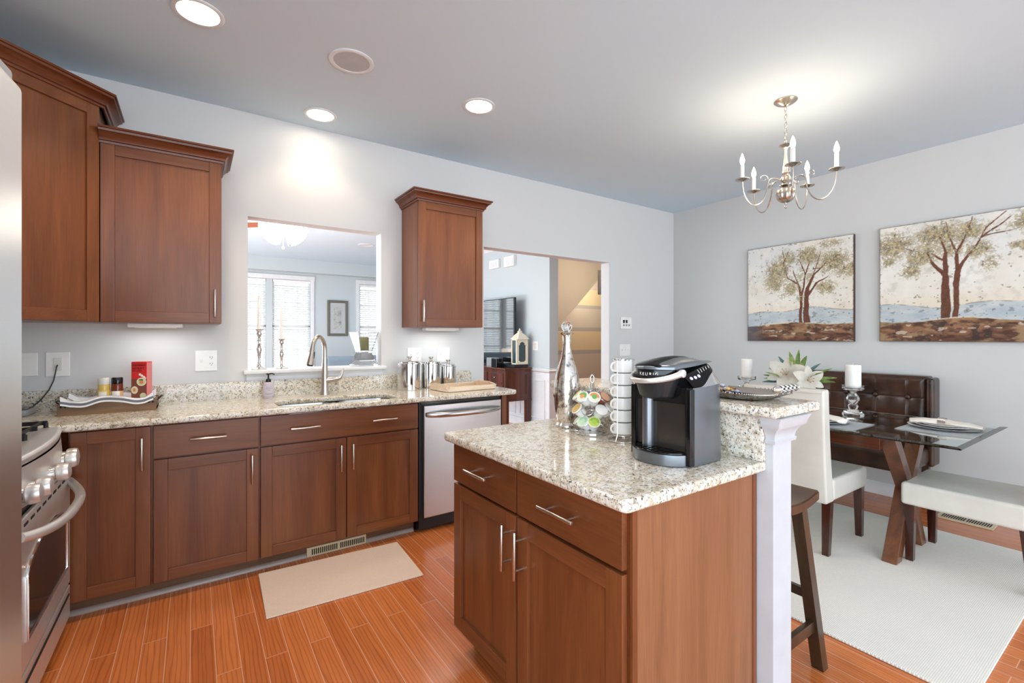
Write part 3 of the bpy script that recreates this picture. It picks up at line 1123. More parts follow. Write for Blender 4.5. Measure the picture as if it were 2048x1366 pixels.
R2 = Matrix(((0, 0, 1, 0), (1, 0, 0, 0), (0, 1, 0, 0), (0, 0, 0, 1)))      # (y, z, x)
outw = [(2.15, .30), (2.73, .30), (2.73, .50)] + [(2.44 + .29 * math.cos(math.radians(a)), .50 + .085 * math.sin(math.radians(a))) for a in range(10, 180, 10)] + [(2.15, .50)]
b.prism(outw, -.4522, -.4492, M=R2)
part(d, 'window', b, m['black_gloss'])
b = MB()
b.tube([(-.4495, y, z) for y, z in outw], .006, 8, closed=True)
part(d, 'window_trim', b, m['chrome'])
b = MB()
pts = []
for i in range(31):
    u = i / 30
    y = 2.085 + .71 * u
    k = abs(2 * u - 1)
    pts.append((-.452 + .075 * (1 - k ** 2.6), y, .635 + .022 * (k ** 4)))
b.tube(pts, .0165, 12)
part(d, 'handle', b, m['satin'])
b = MB(); b.mi = 0; b.box(RX0, -.452, 2.066, 2.814, .055, .195, .005, 3); b.mi = 1; b.box(-.4525, -.448, 2.10, 2.78, .158, .168, .002)
part(t, 'storage_drawer', b, [m['satin'], m['dark_inside']])

# ================================================================== THINGS ON THE SINK COUNTER
# wooden crate tray with a striped towel, two jars and a cracker box
bx0, bx1, by0, by1 = -.552, -.165, 3.145, 3.355
t = thing('crate_tray', 'long weathered wooden tray with metal corner rings on the counter', 'tray', ((bx0 + bx1) / 2, 3.25, CT))


def crate_side(y):
    b = MB()
    n = 28
    poly = [(bx0, CT)] + [(bx1, CT)] + [(bx1 - (bx1 - bx0) * i / n, CT + .058 + .022 * math.exp(-((i / n - .5) / .16) ** 2)) for i in range(n + 1)]
    b.prism(poly, y - .006, y + .006, .001, M=Matrix(((1, 0, 0, 0), (0, 0, 1, 0), (0, 1, 0, 0), (0, 0, 0, 1))))
    return b


b = crate_side(by0); part(t, 'side_board', b, m['barnwood'])
b = crate_side(by1); part(t, 'side_board', b, m['barnwood'])
b = MB(); b.box(bx0, bx1, by0, by1, CT + .001, CT + .013); part(t, 'base', b, m['barnwood'])
for x in (bx0 + .006, bx1 - .006):
    b = MB(); b.box(x - .006, x + .006, by0, by1, CT, CT + .052, .001); part(t, 'end_board', b, m['barnwood'])
    s = -1 if x < -.3 else 1
    b = MB()
    b.tube([(x + s * .006, 3.215, CT + .045), (x + s * .022, 3.22, CT + .062), (x + s * .026, 3.25, CT + .066), (x + s * .022, 3.28, CT + .062), (x + s * .006, 3.285, CT + .045)], .004, 8)
    for k in range(2): b.sph((x - s * (.008 + .016 * k), by0 - .007, CT + .045), .005, 8)
    part(t, 'ring_handle', b, m['black_metal'])

def towel(u, v):
    x = bx0 + .012 + (bx1 - bx0 - .024) * u
    lip = CT + .064 + .022 * math.exp(-((u - .5) / .16) ** 2) + .003 * math.sin(21 * u)
    side = (max(0, 1 - u / .10) + max(0, (u - .90) / .10)) ** 1.2 * .026
    base = CT + .040 + .005 * math.sin(9 * u + 3 * v) + .004 * math.sin(17 * u)
    if v < .12:                                  # hangs over the front board
        return (x, 3.132 + .003 * math.sin(14 * u), lip + .006 - .030 * (1 - v / .12) + side * .5)
    q = (v - .12) / .88
    y = 3.132 + .228 * q
    k = max(math.exp(-(max(0, q - .10) / .10) ** 2), math.exp(-(max(0, .90 - q) / .08) ** 2))
    return (x, y, base + (lip + .006 - base) * k + side)


b = MB()
cuts = [0, .035, .085, .16, .21, .36, .41, .56, .61, .76, .81, .90, .94, 1.0]
for i, (v0, v1) in enumerate(zip(cuts[:-1], cuts[1:])):
    b.mi = i % 2
    b.grid(lambda u, v: towel(u, v0 + (v1 - v0) * v), 60, 4)
bmesh.ops.remove_doubles(b.bm, verts=b.bm.verts, dist=1e-5)
bmesh.ops.solidify(b.bm, geom=b.bm.faces[:], thickness=.0025)
solo('striped_towel', b, [plain('white_towel', (236, 236, 238), .95, spec=.1), plain('grey_stripe', (116, 118, 126), .95, spec=.1)],
     'white tea towel with grey stripes lining the wooden tray', 'towel')

for x, y, lab, kind in ((-.392, 3.26, 'short yellow labelled jar with a clear top in the towel lined tray', 'a'),
                        (-.338, 3.26, 'short spice jar with a black lid in the towel lined tray', 'b')):
    z0 = CT + .052
    t = thing('spice_jar', lab, 'jar', (x, y, z0))
    b = MB(); b.lathe([(0, 0), (.023, 0), (.025, .003), (.025, .085), (.023, .09), (0, .09)], (x, y, z0), 22)
    part(t, 'jar_body', b, plain('mustard_glass', (206, 176, 92), .15) if kind == 'a' else plain('paprika_glass', (112, 44, 22), .12))
    b = MB(); b.lathe([(0.0255, .004), (.0256, .058 if kind == 'a' else .05)], (x, y, z0), 22, a0=math.radians(180), a1=math.radians(375))
    part(t, 'label', b, plain('yellow_paper', (220, 190, 92), .5) if kind == 'a' else plain('peach_paper', (224, 178, 130), .5))
    b = MB(); b.lathe([(0.0259, .016), (.0259, .050)], (x, y, z0), 16, a0=math.radians(222), a1=math.radians(300))
    part(t, 'paper_label', b, m['label_white'])
    b = MB(); b.lathe([(0, .088), (.0245, .088), (.0248, .092), (.0248, .118), (.022, .122), (0, .122)], (x, y, z0), 22)
    part(t, 'lid', b, plain('clear_cap', (206, 208, 206), .2) if kind == 'a' else m['black_gloss'])

# cracker box
t = thing('cracker_box', 'tall red cracker box with black lettering in the wooden tray', 'box', (-.235, 3.265, CT + .05), math.radians(-21))
MC = WM[t.name]
b = MB(MC)
b.mi = 0; b.box(-.036, .036, -.028, .028, 0, .205, .0015)
part(t, 'carton', b, plain('red_card', (214, 40, 36), .45))
b = MB(MC); b.box(.0362, .0368, -.027, .027, .012, .200); part(t, 'side_panel', b, plain('pink_card', (224, 130, 128), .5), label='pink side panel')
b = MB(MC); b.box(-.0357, .0357, -.0287, -.0281, .002, .112); part(t, 'wood_picture', b, plain('brown_print', (122, 66, 48), .5))
b = MB(MC); b.mi = 0
def disc(cx, cz, r, y, mi, sx=1.0):
    b.mi = mi
    b.lathe([(0, 0), (r, 0), (r, .0006), (0, .0006)], seg=22, M=MC @ T(cx, y, cz) @ RX(math.radians(90)), sx=sx)
b.M = IDENT
disc(.012, .096, .0225, -.0287, 0); disc(.012, .096, .017, -.0292, 1); disc(.012, .094, .010, -.0296, 2)
disc(-.020, .052, .0205, -.0287, 0, .76); disc(-.020, .052, .015, -.0292, 1, .76); disc(-.021, .052, .009, -.0296, 2, .7)
disc(.020, .020, .016, -.0287, 1, .95)
part(t, 'cracker_picture', b, [plain('cracker_print', (236, 220, 186), .5), plain('cheese_print', (206, 208, 168), .5), plain('salmon_print', (226, 142, 84), .5)])
b = MB(MC)
for k in range(7):
    b.sph((.003 + .0045 * k, -.0290, .136 - .0035 * k + .003 * (k % 2)), (.004, .0006, .0065), 8)
part(t, 'wheat_picture', b, m['napkin'])
b = MB(MC)
for k in range(5): b.sph((.002 + .004 * k, -.0302, .106 + .003 * (k % 2)), (.0035, .0006, .003), 8)
part(t, 'parsley_picture', b, plain('parsley_print', (40, 120, 60), .6))
MT = MC @ T(-.033, -.0285, 0) @ RX(math.radians(90))
for s, z, sz in (('ORIGINAL', .182, .0142), ('WHEAT', .164, .0165), ('CRACKERS', .153, .0095)):
    text(t, 'lettering', s, sz, MT @ T(0, z, 0), m['black'])

# cordless phone stand
t = thing('phone_base', 'grey and black phone base at the counter end by the refrigerator', 'phone', (-.72, 3.30, CT))
b = MB()
b.prism(rrect(-.80, -.672, 3.235, 3.39, .02), CT, CT + .03, .006, M=None)
part(t, 'case', b, m['plastic_grey'])
b = MB(); b.prism(rrect(-.79, -.68, 3.25, 3.375, .014), CT + .028, CT + .033, .002); part(t, 'face_plate', b, m['black'])
b = MB()
b.lathe([(.012, 0), (.018, .0), (.018, .004), (.012, .004)], (-.71, 3.345, CT + .032), 20)
for k in range(3):
    for j in range(2): b.box(-.735 + k * .02, -.722 + k * .02, 3.265 + j * .025, 3.277 + j * .025, CT + .032, CT + .036, .002)
part(t, 'button', b, m['plastic_grey'])
b = MB(); b.box(-.785, -.74, 3.30, 3.335, CT + .03, CT + .17, .010, 3); part(t, 'handset', b, m['black_gloss'])

# soap dispenser
x, y = .395, 3.335
t = thing('soap_dispenser', 'lilac pump bottle of hand soap left of the faucet', 'soap bottle', (x, y, CT))
b = MB(); b.lathe([(0, 0), (.029, 0), (.031, .004), (.031, .085), (.028, .093), (.016, .10), (.014, .104), (0, .104)], (x, y, CT), 24); part(t, 'bottle', b, m['soap'])
b = MB(); b.lathe([(.0313, .016), (.0313, .082)], (x, y, CT), 24, a0=math.radians(190), a1=math.radians(350)); part(t, 'label', b, plain('lilac_paper', (206, 198, 208), .5))
b = MB()
for k, (z, w_) in enumerate(((.072, 26), (.062, 34), (.052, 18), (.030, 40), (.024, 28))):
    b.lathe([(.0316, z), (.0316, z + .0022)], (x, y, CT), 8, a0=math.radians(270 - w_), a1=math.radians(270 + w_))
part(t, 'lettering', b, plain('grey_ink', (132, 124, 140), .6))
b = MB()
b.lathe([(0, .10), (.015, .10), (.015, .118), (.010, .122), (.005, .124), (.005, .150), (.012, .150), (.012, .158), (0, .160)], (x, y, CT), 16)
b.tube([(x - .004, y, CT + .155), (x + .02, y - .01, CT + .156), (x + .034, y - .016, CT + .150)], .0042, 8)
part(t, 'pump', b, m['black'])

# candlesticks and hurricane vase on the sill
SILL = 1.076
def candlestick(x, y, s, hc, lab):
    t = thing('candlestick', lab, 'candlestick', (x, y, SILL))
    base = [(0, 0), (.046, 0), (.047, .004), (.036, .009), (.018, .016), (.010, .028), (.0075, .05), (.008, .07), (.012, .10), (.015, .12), (.013, .138), (.008, .150), (.0165, .156), (.008, .162), (.0075, .175), (.015, .182), (.008, .188), (.008, .200), (.014, .212), (.016, .222), (.012, .236), (.024, .246), (.025, .250), (.010, .250), (0, .246)]
    b = MB(); b.lathe([(r * (.9 + .1 * s), z * s) for r, z in base], (x, y, SILL), 20); part(t, 'stem', b, m['silver'])
    z0 = SILL + .246 * s
    t2 = thing('taper_candle', 'white taper candle in the ' + ('taller left' if s > .9 else 'shorter right') + ' candlestick on the sill', 'candle', (x, y, z0))
    b = MB(); b.lathe([(0, 0), (.0105, 0), (.0100, hc * .3), (.0075, hc * .93), (.004, hc), (0, hc + .002)], (x, y, z0), 16); part(t2, 'wax', b, m['wax'])
    b = MB(); b.cyl((x, y, z0 + hc), (x, y, z0 + hc + .008), .0008, seg=6); part(t2, 'wick', b, m['black'])


candlestick(.357, 3.475, 1.06, .232, 'taller silver candlestick at the left end of the pass-through sill')
candlestick(.490, 3.475, .80, .226, 'shorter silver candlestick second from left on the pass-through sill')
x, y = 1.048, 3.49
t = thing('hurricane_vase', 'clear glass hourglass vase at the right end of the pass-through sill', 'vase', (x, y, SILL))
b = MB(); M4 = T(x, y, SILL) @ RZ(math.radians(45 + 8))
b.lathe([(.104, 0), (.108, 0), (.108, .010), (.064, .088), (.060, .098), (.064, .108), (.112, .248), (.109, .249), (.060, .112), (0, .111), (0, .100), (.056, .094), (.060, .086), (.104, .010), (.104, 0)], seg=4, M=M4)
part(t, 'glass_body', b, m['glass'], angle=20)
t = thing('pillar_candle', 'moss green pillar candle inside the glass vase on the sill', 'candle', (x, y, SILL + .1125))
b = MB(); b.lathe([(0, 0), (.034, 0), (.035, .004), (.035, .095), (.032, .099), (0, .096)], (x, y, SILL + .1125), 22); part(t, 'wax', b, m['wax_green'])
b = MB(); b.cyl((x, y, SILL + .206), (x, y, SILL + .22), .001, seg=6); part(t, 'wick', b, m['black'])

# canisters
for x, y, r, h, lab in ((1.325, 3.285, .088, .185, 'largest steel canister, left one of three on the counter'),
                        (1.515, 3.325, .080, .176, 'middle steel canister of three on the counter'),
                        (1.672, 3.345, .060, .148, 'smallest steel canister, beside the whitewashed tray')):
    t = thing('canister', lab, 'canister', (x, y, CT), group='steel canisters on the counter')
    b = MB(); b.lathe([(0, 0), (r - .003, 0), (r, .003), (r, h), (r - .004, h + .002), (0, h + .002)], (x, y, CT), 36); part(t, 'canister_body', b, m['chrome'])
    b = MB()
    b.lathe([(0, h), (r + .003, h), (r + .003, h + .010), (r - .002, h + .014), (r - .006, h + .015), (r - .006, h + .022), (r - .012, h + .026), (0, h + .028)], (x, y, CT), 36)
    lid = part(t, 'lid', b, m['chrome'])
    b = MB(); b.lathe([(0, h + .026), (.014, h + .027), (.009, h + .036), (.010, h + .044), (.019, h + .056), (.019, h + .060), (0, h + .061)], (x, y, CT), 18); part(lid, 'knob', b, m['nickel'])

# whitewashed tray
t = thing('serving_tray', 'whitewashed wooden serving tray in front of the canisters', 'tray', (1.66, 3.08, CT), math.radians(4))
MW = WM[t.name]
b = MB(MW); b.box(-.205, .205, -.125, .125, .001, .010, .002); part(t, 'base', b, m['whitewash'])
for s in (-1, 1):
    b = MB(MW); b.prism([(-.20, 0), (.20, 0), (.222, .034), (-.222, .034)], -.005, .005, .0015, M=T(0, s * .132, .002) @ RX(math.radians(90 + s * 16)))
    part(t, 'side', b, m['whitewash'])
    b = MB(MW); b.prism([(-.128, 0), (.128, 0), (.140, .040), (.07, .052), (-.07, .052), (-.140, .040)], -.005, .005, .0015, M=T(s * .206, 0, .002) @ RZ(math.radians(90)) @ RX(math.radians(90 - s * 16)))
    part(t, 'end', b, m['whitewash'])

# woven mat on the kitchen floor
b = MB()
b.prism([(.273, 2.385), (1.026, 2.345), (1.052, 2.812), (.290, 2.856)], .001, .009, .003)
solo('kitchen_mat', b, m['mat'], 'small sand coloured woven mat on the wood floor by the sink', 'mat')

# ================================================================== THINGS ON THE ISLAND
# decanter
x, y = 1.343, 1.540
t = thing('decanter', 'tall mercury glass bottle with a crystal ball stopper on the island', 'bottle', (x, y, CT))
b = MB()
prof = [(0, 0), (.046, 0), (.050, .004), (.050, .012), (.042, .022), (.046, .034), (.054, .08), (.059, .14), (.058, .18), (.050, .225), (.040, .262), (.029, .295), (.021, .325), (.0185, .350), (.0185, .385), (.020, .398), (.030, .406), (.031, .410), (.0185, .413), (.0165, .40)]
b.lathe(prof, (x, y, CT), 36); part(t, 'bottle', b, m['mercury'])
b = MB(); b.lathe([(0, .375), (.012, .378), (.014, .41), (.010, .416)], (x, y, CT), 14)
b.sph((x, y, CT + .437), .0235, 24)
part(t, 'stopper', b, m['glass'])

# pod carousel
cx, cy = 1.335, 1.375
t = thing('pod_carousel', 'chrome wire carousel holding coffee pods on the island', 'pod holder', (cx, cy, CT))
b = MB(); b.lathe([(0, 0), (.066, 0), (.070, .004), (.070, .012), (.064, .017), (.012, .020), (0, .020)], (cx, cy, CT), 36); part(t, 'base', b, m['chrome'])
b = MB()
for a in (0, 2.1, 4.2): b.cyl((cx + .008 * math.cos(a), cy + .008 * math.sin(a), CT + .015), (cx + .008 * math.cos(a), cy + .008 * math.sin(a), CT + .205), .0028, seg=8)
part(t, 'post', b, m['chrome'])
b = MB()
for a in (0, math.pi / 2):
    b.tube([(cx + math.cos(a) * .012 * math.sin(k / 12 * 2 * math.pi), cy + math.sin(a) * .012 * math.sin(k / 12 * 2 * math.pi), CT + .221 - .017 * math.cos(k / 12 * 2 * math.pi)) for k in range(12)], .002, 6, closed=True)
part(t, 'finial', b, m['chrome'])
tiers = [(.054, .056, 0.15), (.103, .068, .55), (.152, .059, .15)]
for z, rr, off in tiers:
    b = MB()
    for k in range(8):
        a = off + k * math.pi / 4
        Mr = T(cx + math.cos(a) * rr, cy + math.sin(a) * rr, CT + z) @ RZ(a) @ RY(math.radians(48))
        b.tube([(Mr @ Vector((.0235 * math.cos(q / 16 * 2 * math.pi), .0235 * math.sin(q / 16 * 2 * math.pi), 0)))[:] for q in range(16)], .0019, 6, closed=True)
        b.tube([(cx + math.cos(a) * .009, cy + math.sin(a) * .009, CT + z - .004), (Mr @ Vector((-.0235, 0, 0)))[:]], .0019, 6)
    b.tube([(cx + .030 * math.cos(q / 24 * 2 * math.pi), cy + .030 * math.sin(q / 24 * 2 * math.pi), CT + z - .004) for q in range(24)], .0019, 6, closed=True)
    part(t, 'wire_ring', b, m['chrome'])


def pod(tier, k, lab, foil, cup='plastic_white', art=None):
    z, rr, off = tiers[tier]
    a = off + k * math.pi / 4
    p = bpy.data.objects.new('coffee_pod', None)
    p.empty_display_size = .03
    C.objects.link(p)
    Mp = T(cx + math.cos(a) * rr, cy + math.sin(a) * rr, CT + z) @ RZ(a) @ RY(math.radians(48))
    p.matrix_world = Mp
    WM[p.name] = Mp.copy()
    tag(p, lab, 'coffee pod', 'coffee pods in the carousel')
    b = MB(Mp); b.lathe([(0, -.036), (.016, -.036), (.018, -.034), (.0222, .0015), (.0252, .0018), (.0256, .004), (.0245, .006), (0, .006)], seg=24); part(p, 'cup', b, m[cup])
    b = MB(Mp); b.lathe([(0, .0058), (.0222, .0058), (.022, .0068), (0, .0070)], seg=24)
    if art:
        b.mi = 1; b.lathe([(.009, .0068), (.019, .0066), (.019, .0074), (.009, .0074)], seg=16, a0=1.2, a1=4.4)
        b.mi = 2; b.lathe([(0, .0068), (.010, .0068), (.010, .0075), (0, .0076)], seg=16)
    part(p, 'foil_lid', b, [plain('pod_foil', foil, .35), plain('pod_print', art[0], .5), plain('pod_print', art[1], .5)] if art else plain('pod_foil', foil, .35))
    return p


m['pod_brown'] = plain('pod_brown_cup', (120, 66, 36), .3)
# tier 2 is the top; slot angles chosen so slots 3 to 7 face the room
pod(2, 4, 'coffee pod with a green and orange lid, second from left in the top ring', (222, 226, 208), art=((96, 168, 78), (226, 150, 92)))
pod(2, 5, 'coffee pod with an orange lid and green swirl, third from left in the top ring', (224, 222, 206), art=((226, 140, 80), (92, 176, 92)))
pod(2, 3, 'coffee pod with a pale yellow-green lid, leftmost in the top ring', (214, 222, 160), art=((232, 214, 120), (160, 196, 110)))
pod(2, 6, 'brown coffee pod with a tan lid, rightmost in the top ring', (196, 150, 120), 'pod_brown')
pod(1, 5, 'plain white coffee pod in the middle ring, near the post', (236, 236, 234))
pod(1, 6, 'white coffee pod at the right of the middle ring, behind the mugs', (228, 230, 228))
pod(1, 3, 'coffee pod with a gold lid at the left of the middle ring', (206, 174, 96))
pod(0, 3, 'coffee pod with a pale green-grey lid, leftmost in the bottom ring', (208, 218, 196))
pod(0, 4, 'coffee pod with a mint green lid, middle of the bottom ring', (196, 226, 192), art=((180, 216, 176), (206, 232, 200)))
pod(0, 5, 'coffee pod with a bright lime lid in the bottom ring', (196, 216, 104), art=((150, 186, 60), (176, 206, 84)))
pod(0, 2, 'white coffee pod behind the leftmost pods of the bottom ring', (230, 232, 228))

# mug tower
mx, my = 1.338, 1.213
t = thing('mug_rack', 'chrome wire tower rack holding a stack of six white mugs', 'rack', (mx, my, CT))
b = MB()
def ring(z, r, w_=.0018): b.tube([(mx + r * math.cos(q / 28 * 2 * math.pi), my + r * math.sin(q / 28 * 2 * math.pi), z) for q in range(28)], w_, 6, closed=True)
ring(CT + .003, .054, .0025); ring(CT + .024, .039); ring(CT + .306, .0415, .0024)
for a in (.3, 1.75, 3.35, 4.9):
    c, s = math.cos(a), math.sin(a)
    b.tube([(mx + .054 * c, my + .054 * s, CT + .003), (mx + .0405 * c, my + .0405 * s, CT + .028), (mx + .041 * c, my + .041 * s, CT + .305)], .0021, 6)
part(t, 'wire_frame', b, m['chrome'])
b = MB(); b.tube([(mx - .039, my, CT + .024), (mx + .039, my, CT + .024)], .0018, 6); b.tube([(mx, my - .039, CT + .024), (mx, my + .039, CT + .024)], .0018, 6); part(t, 'cross_wire', b, m['chrome'])
names = ['bottom white mug in the wire tower', 'second white mug from the bottom of the wire tower', 'third white mug from the bottom of the wire tower',
         'third white mug from the top of the wire tower', 'second white mug from the top of the wire tower', 'top white mug in the wire tower']
mug0 = None
for k in range(6):
    z = CT + .0262 + k * .0460
    if k == 0:
        mug0 = thing('espresso_mug', names[0], 'mug', (mx, my, z), group='white mugs in the wire tower')
        b = MB(); b.lathe([(0, 0), (.030, 0), (.0365, .004), (.0375, .010), (.0375, .0455), (.0355, .0455), (.034, .008), (0, .005)], (mx, my, z), 28); part(mug0, 'cup', b, m['china'])
        b = MB()
        a = math.radians(168)
        ux, uy = math.cos(a), math.sin(a)
        b.tube([(mx + ux * (.035 + .019 * math.sin(math.pi * q / 12) ** .8), my + uy * (.035 + .019 * math.sin(math.pi * q / 12) ** .8), z + .023 - .016 * math.cos(math.pi * q / 12)) for q in range(13)], .0042, 8)
        part(mug0, 'handle', b, m['china'])
    else:
        copy_tree(mug0, loc=(mx, my, z), label=names[k])

# single-serve brewer
kx, ky = 1.238, .956
t = thing('coffee_maker', 'black and gunmetal pod coffee maker with a silver handle on the island', 'coffee maker', (1.31, .956, CT))
yh = .110


def uloop(u, sx=1.0, sy=1.0):
    """U-shaped plan of the shell: right side, round back, left side"""
    if u < .30:
        q = u / .30
        x, y = 1.236 + .118 * q, -yh - .004 * math.sin(math.pi * (.15 + .7 * q))
    elif u < .70:
        a = -math.pi / 2 + math.pi * (u - .30) / .40
        x, y = 1.354 + .104 * math.cos(a), (yh + .0018) * math.sin(a)
    else:
        q = (1 - u) / .30
        x, y = 1.236 + .118 * q, yh + .004 * math.sin(math.pi * (.15 + .7 * q))
    return 1.236 + (x - 1.236) * sx, ky + y * sy


def ztop(x): return CT + .236 + .011 * (x - 1.236) / .22


b = MB()
N = 60
bt = bmesh.new()
rings = []
for f in (0, .02, .25, .5, .75, 1.0):
    row = []
    for i in range(N + 1):
        x, y = uloop(i / N, 1.0 - .03 * f, 1.0 - .012 * f)
        row.append(bt.verts.new((x, y, CT + .002 + (ztop(x) - CT - .002) * f)))
    rings.append(row)
for r0, r1 in zip(rings[:-1], rings[1:]):
    for i in range(N): bt.faces.new((r0[i], r0[i + 1], r1[i + 1], r1[i]))
    bt.faces.new((r0[N], r0[0], r1[0], r1[N]))
bt.faces.new(rings[0][::-1]); bt.faces.new(rings[-1])
b.merge(bt)
part(t, 'body', b, m['gunmetal'])
b = MB(); b.box(1.231, 1.2375, ky - yh + .012, ky + yh - .012, CT + .04, CT + .19, .002); part(t, 'bay_panel', b, plain('smoked_panel', (74, 68, 64), .2, .6))
b = MB(); b.cyl((1.224, ky + .045, CT + .040), (1.224, ky + .045, CT + .20), .020, seg=18); part(t, 'bay_column', b, m['gunmetal'])
for s in (-1, 1):
    b = MB(); y0_, y1_ = sorted((ky + s * (yh - .016), ky + s * (yh + .0035)))
    b.box(1.218, 1.242, y0_, y1_, CT + .003, CT + .234, .003); part(t, 'side_trim', b, m['black_gloss'])
b = MB(); b.box(1.222, 1.240, ky - yh + .01, ky + yh - .01, CT + .185, CT + .238, .003); part(t, 'fascia', b, m['black_gloss'])
tray = [(1.232, ky - .102)] + [(1.232, ky + .102)] + arc(1.236, ky, .080, 90, 270, 22, ry=.102)
b = MB(); b.prism(tray, CT + .001, CT + .036, .003); part(t, 'drip_tray', b, m['gunmetal'])
tr2 = [(1.230, ky - .092)] + [(1.230, ky + .092)] + arc(1.234, ky, .070, 90, 270, 22, ry=.092)
b = MB(); b.prism(tr2, CT + .034, CT + .040, .001)
for k in range(7):
    for j in range(3):
        b.box(1.174 + .020 * j, 1.190 + .020 * j, ky - .066 + k * .020, ky - .054 + k * .020, CT + .039, CT + .0425, .001)
part(t, 'drip_grid', b, m['black_gloss'])
b = MB()
b.lathe([(0, -.066), (.036, -.066), (.046, -.058), (.060, -.004), (.062, .010), (0, .010)], (1.208, ky, CT + .266), 32, sy=1.22)
part(t, 'brew_head', b, plain('charcoal_plastic', (38, 40, 43), .32, .3))
LZ = [(1.146, .303), (1.165, .309), (1.20, .316), (1.25, .325), (1.29, .3275), (1.34, .325), (1.39, .315), (1.43, .300)]


def lidz(x):
    for (xa, za), (xb, zb) in zip(LZ[:-1], LZ[1:]):
        if x <= xb:
            q = (x - xa) / (xb - xa)
            return CT + za + (zb - za) * max(0, q)
    return CT + LZ[-1][1]


def lidb(x): return CT + .2950 + .014 * max(0, (x - 1.20)) / .20


def lidw(x):
    u = (x - 1.146) / .284
    return .074 * min(1, (u / .16)) ** .5 * (1 - .34 * max(0, (u - .45) / .55) ** 1.5) if u > 0 else 0.0


b = MB()
def lid_fn(u, v):
    x = 1.146 + .284 * u
    w_ = lidw(x)
    ang = math.pi * v
    zb, zt = lidb(x) - .0025, lidz(x)
    return (x, ky - w_ * math.cos(ang) * (1 if abs(math.cos(ang)) < .99 else 1), zb + max(.004, zt - zb) * math.sin(ang) ** .55)
b.grid(lid_fn, 30, 26); part(t, 'lid', b, m['gunmetal'])
b = MB()
def cap_fn(u, v):
    x = 1.149 + .20 * u
    half = .052 * min(1, (u / .05)) ** .5 * (1 - .50 * u) if u > 0 else 0
    q = 2 * v - 1
    return (x, ky + half * q, lidz(x) + .0030 - .010 * q ** 2 * (half / .052))
b.grid(cap_fn, 20, 10); bmesh.ops.solidify(b.bm, geom=b.bm.faces[:], thickness=.004); part(t, 'lid_inlay', b, m['black_gloss'])
b = MB()
b.lathe([(0, .0), (.0665, .0), (.0665, .028), (0, .030)], (1.213, ky, CT + .262), 40); part(t, 'front_band', b, m['black_gloss'])
b = MB()
pts = []
for i in range(31):
    a = math.radians(92 + 176 * i / 30)
    k = abs(i / 15 - 1)
    pts.append((1.226 + .100 * math.cos(a), ky + .080 * math.sin(a), CT + .258 + .022 * k ** 2.2))
b.tube(pts, .006, 12, rs=[.0058 + .0022 * abs(i / 15 - 1) ** 2 for i in range(31)], sq=1.35)
for s in (-1, 1):
    b.cyl((1.226, ky + s * .072, CT + .280), (1.226, ky + s * .087, CT + .280), .0125, seg=20, b=.002)
part(t, 'lift_handle', b, m['satin'], label='silver lift handle')


def shoulder(u, v):
    """from the shell's top edge (v=0) up to the lid (v=1)"""
    ox, oy = uloop(u, .972, .99)
    uu = u
    if uu < .30: ix, iy = 1.222 + .135 * (uu / .30), -.070
    elif uu < .70:
        a = -math.pi / 2 + math.pi * (uu - .30) / .40
        ix, iy = 1.357 + .055 * math.cos(a), .070 * math.sin(a)
    else: ix, iy = 1.222 + .135 * ((1 - uu) / .30), .070
    oz, iz = ztop(ox), CT + .272 + .036 * max(0, ix - 1.222) / .19
    bul = .012 * math.sin(math.pi * v)
    return (ox + (ix - ox) * v, oy + (ky + iy - oy) * v - bul * .5 * math.copysign(1, oy - ky) * min(1, abs(oy - ky) / .03), oz + (iz - oz) * v + bul)


b = MB(); b.grid(lambda u, v: shoulder(u, v), 64, 8); part(t, 'reservoir', b, m['chrome'])
b = MB()
def pan(u, v):
    uu = .005 + .37 * u
    lo_ = .02 + .80 * max(0, u - .30) ** 1.3
    p = Vector(shoulder(uu, lo_ + (1.0 - lo_) * v))
    return p + Vector((-.0004, -.0018, .0014))
b.grid(pan, 26, 10); bmesh.ops.solidify(b.bm, geom=b.bm.faces[:], thickness=.001); part(t, 'control_panel', b, m['black_gloss'])
for k in range(3):
    p = Vector(pan(.14 + .13 * k, .36)); p2 = Vector(pan(.20 + .13 * k, .36)); p3 = Vector(pan(.14 + .13 * k, .46))
    n_ = (p3 - p).cross(p2 - p).normalized()
    if n_.z < 0: n_ = -n_
    q = Vector((0, 0, 1)).rotation_difference(n_).to_matrix().to_4x4()
    b = MB(); b.lathe([(0, 0), (.0058, 0), (.0052, .0022), (0, .0026)], seg=14, M=T(*p) @ q)
    part(t, 'button', b, plain('lit_button', (206, 202, 232), .3))
b = MB()
for k in range(5):
    p = Vector(pan(.48 + .09 * k, .45)); p2 = Vector(pan(.50 + .09 * k, .80))
    b.tube([(p + Vector((0, -.0012, .001)))[:], (p2 + Vector((0, -.0012, .001)))[:]], .0008, 5)
part(t, 'indicator', b, m['plastic_white'])
for ch, wa in zip('KEURIG', (-.425, -.265, -.09, .10, .225, .37)):
    a = math.radians(180 + 14 + 58 * wa)
    Mc = T(1.213 + .0668 * math.cos(a), ky + .0668 * math.sin(a), CT + .2735) @ RZ(a + math.pi / 2) @ RX(math.radians(90))
    text(t, 'lettering', ch, .0138, Mc, m['plastic_white'], 'CENTER')

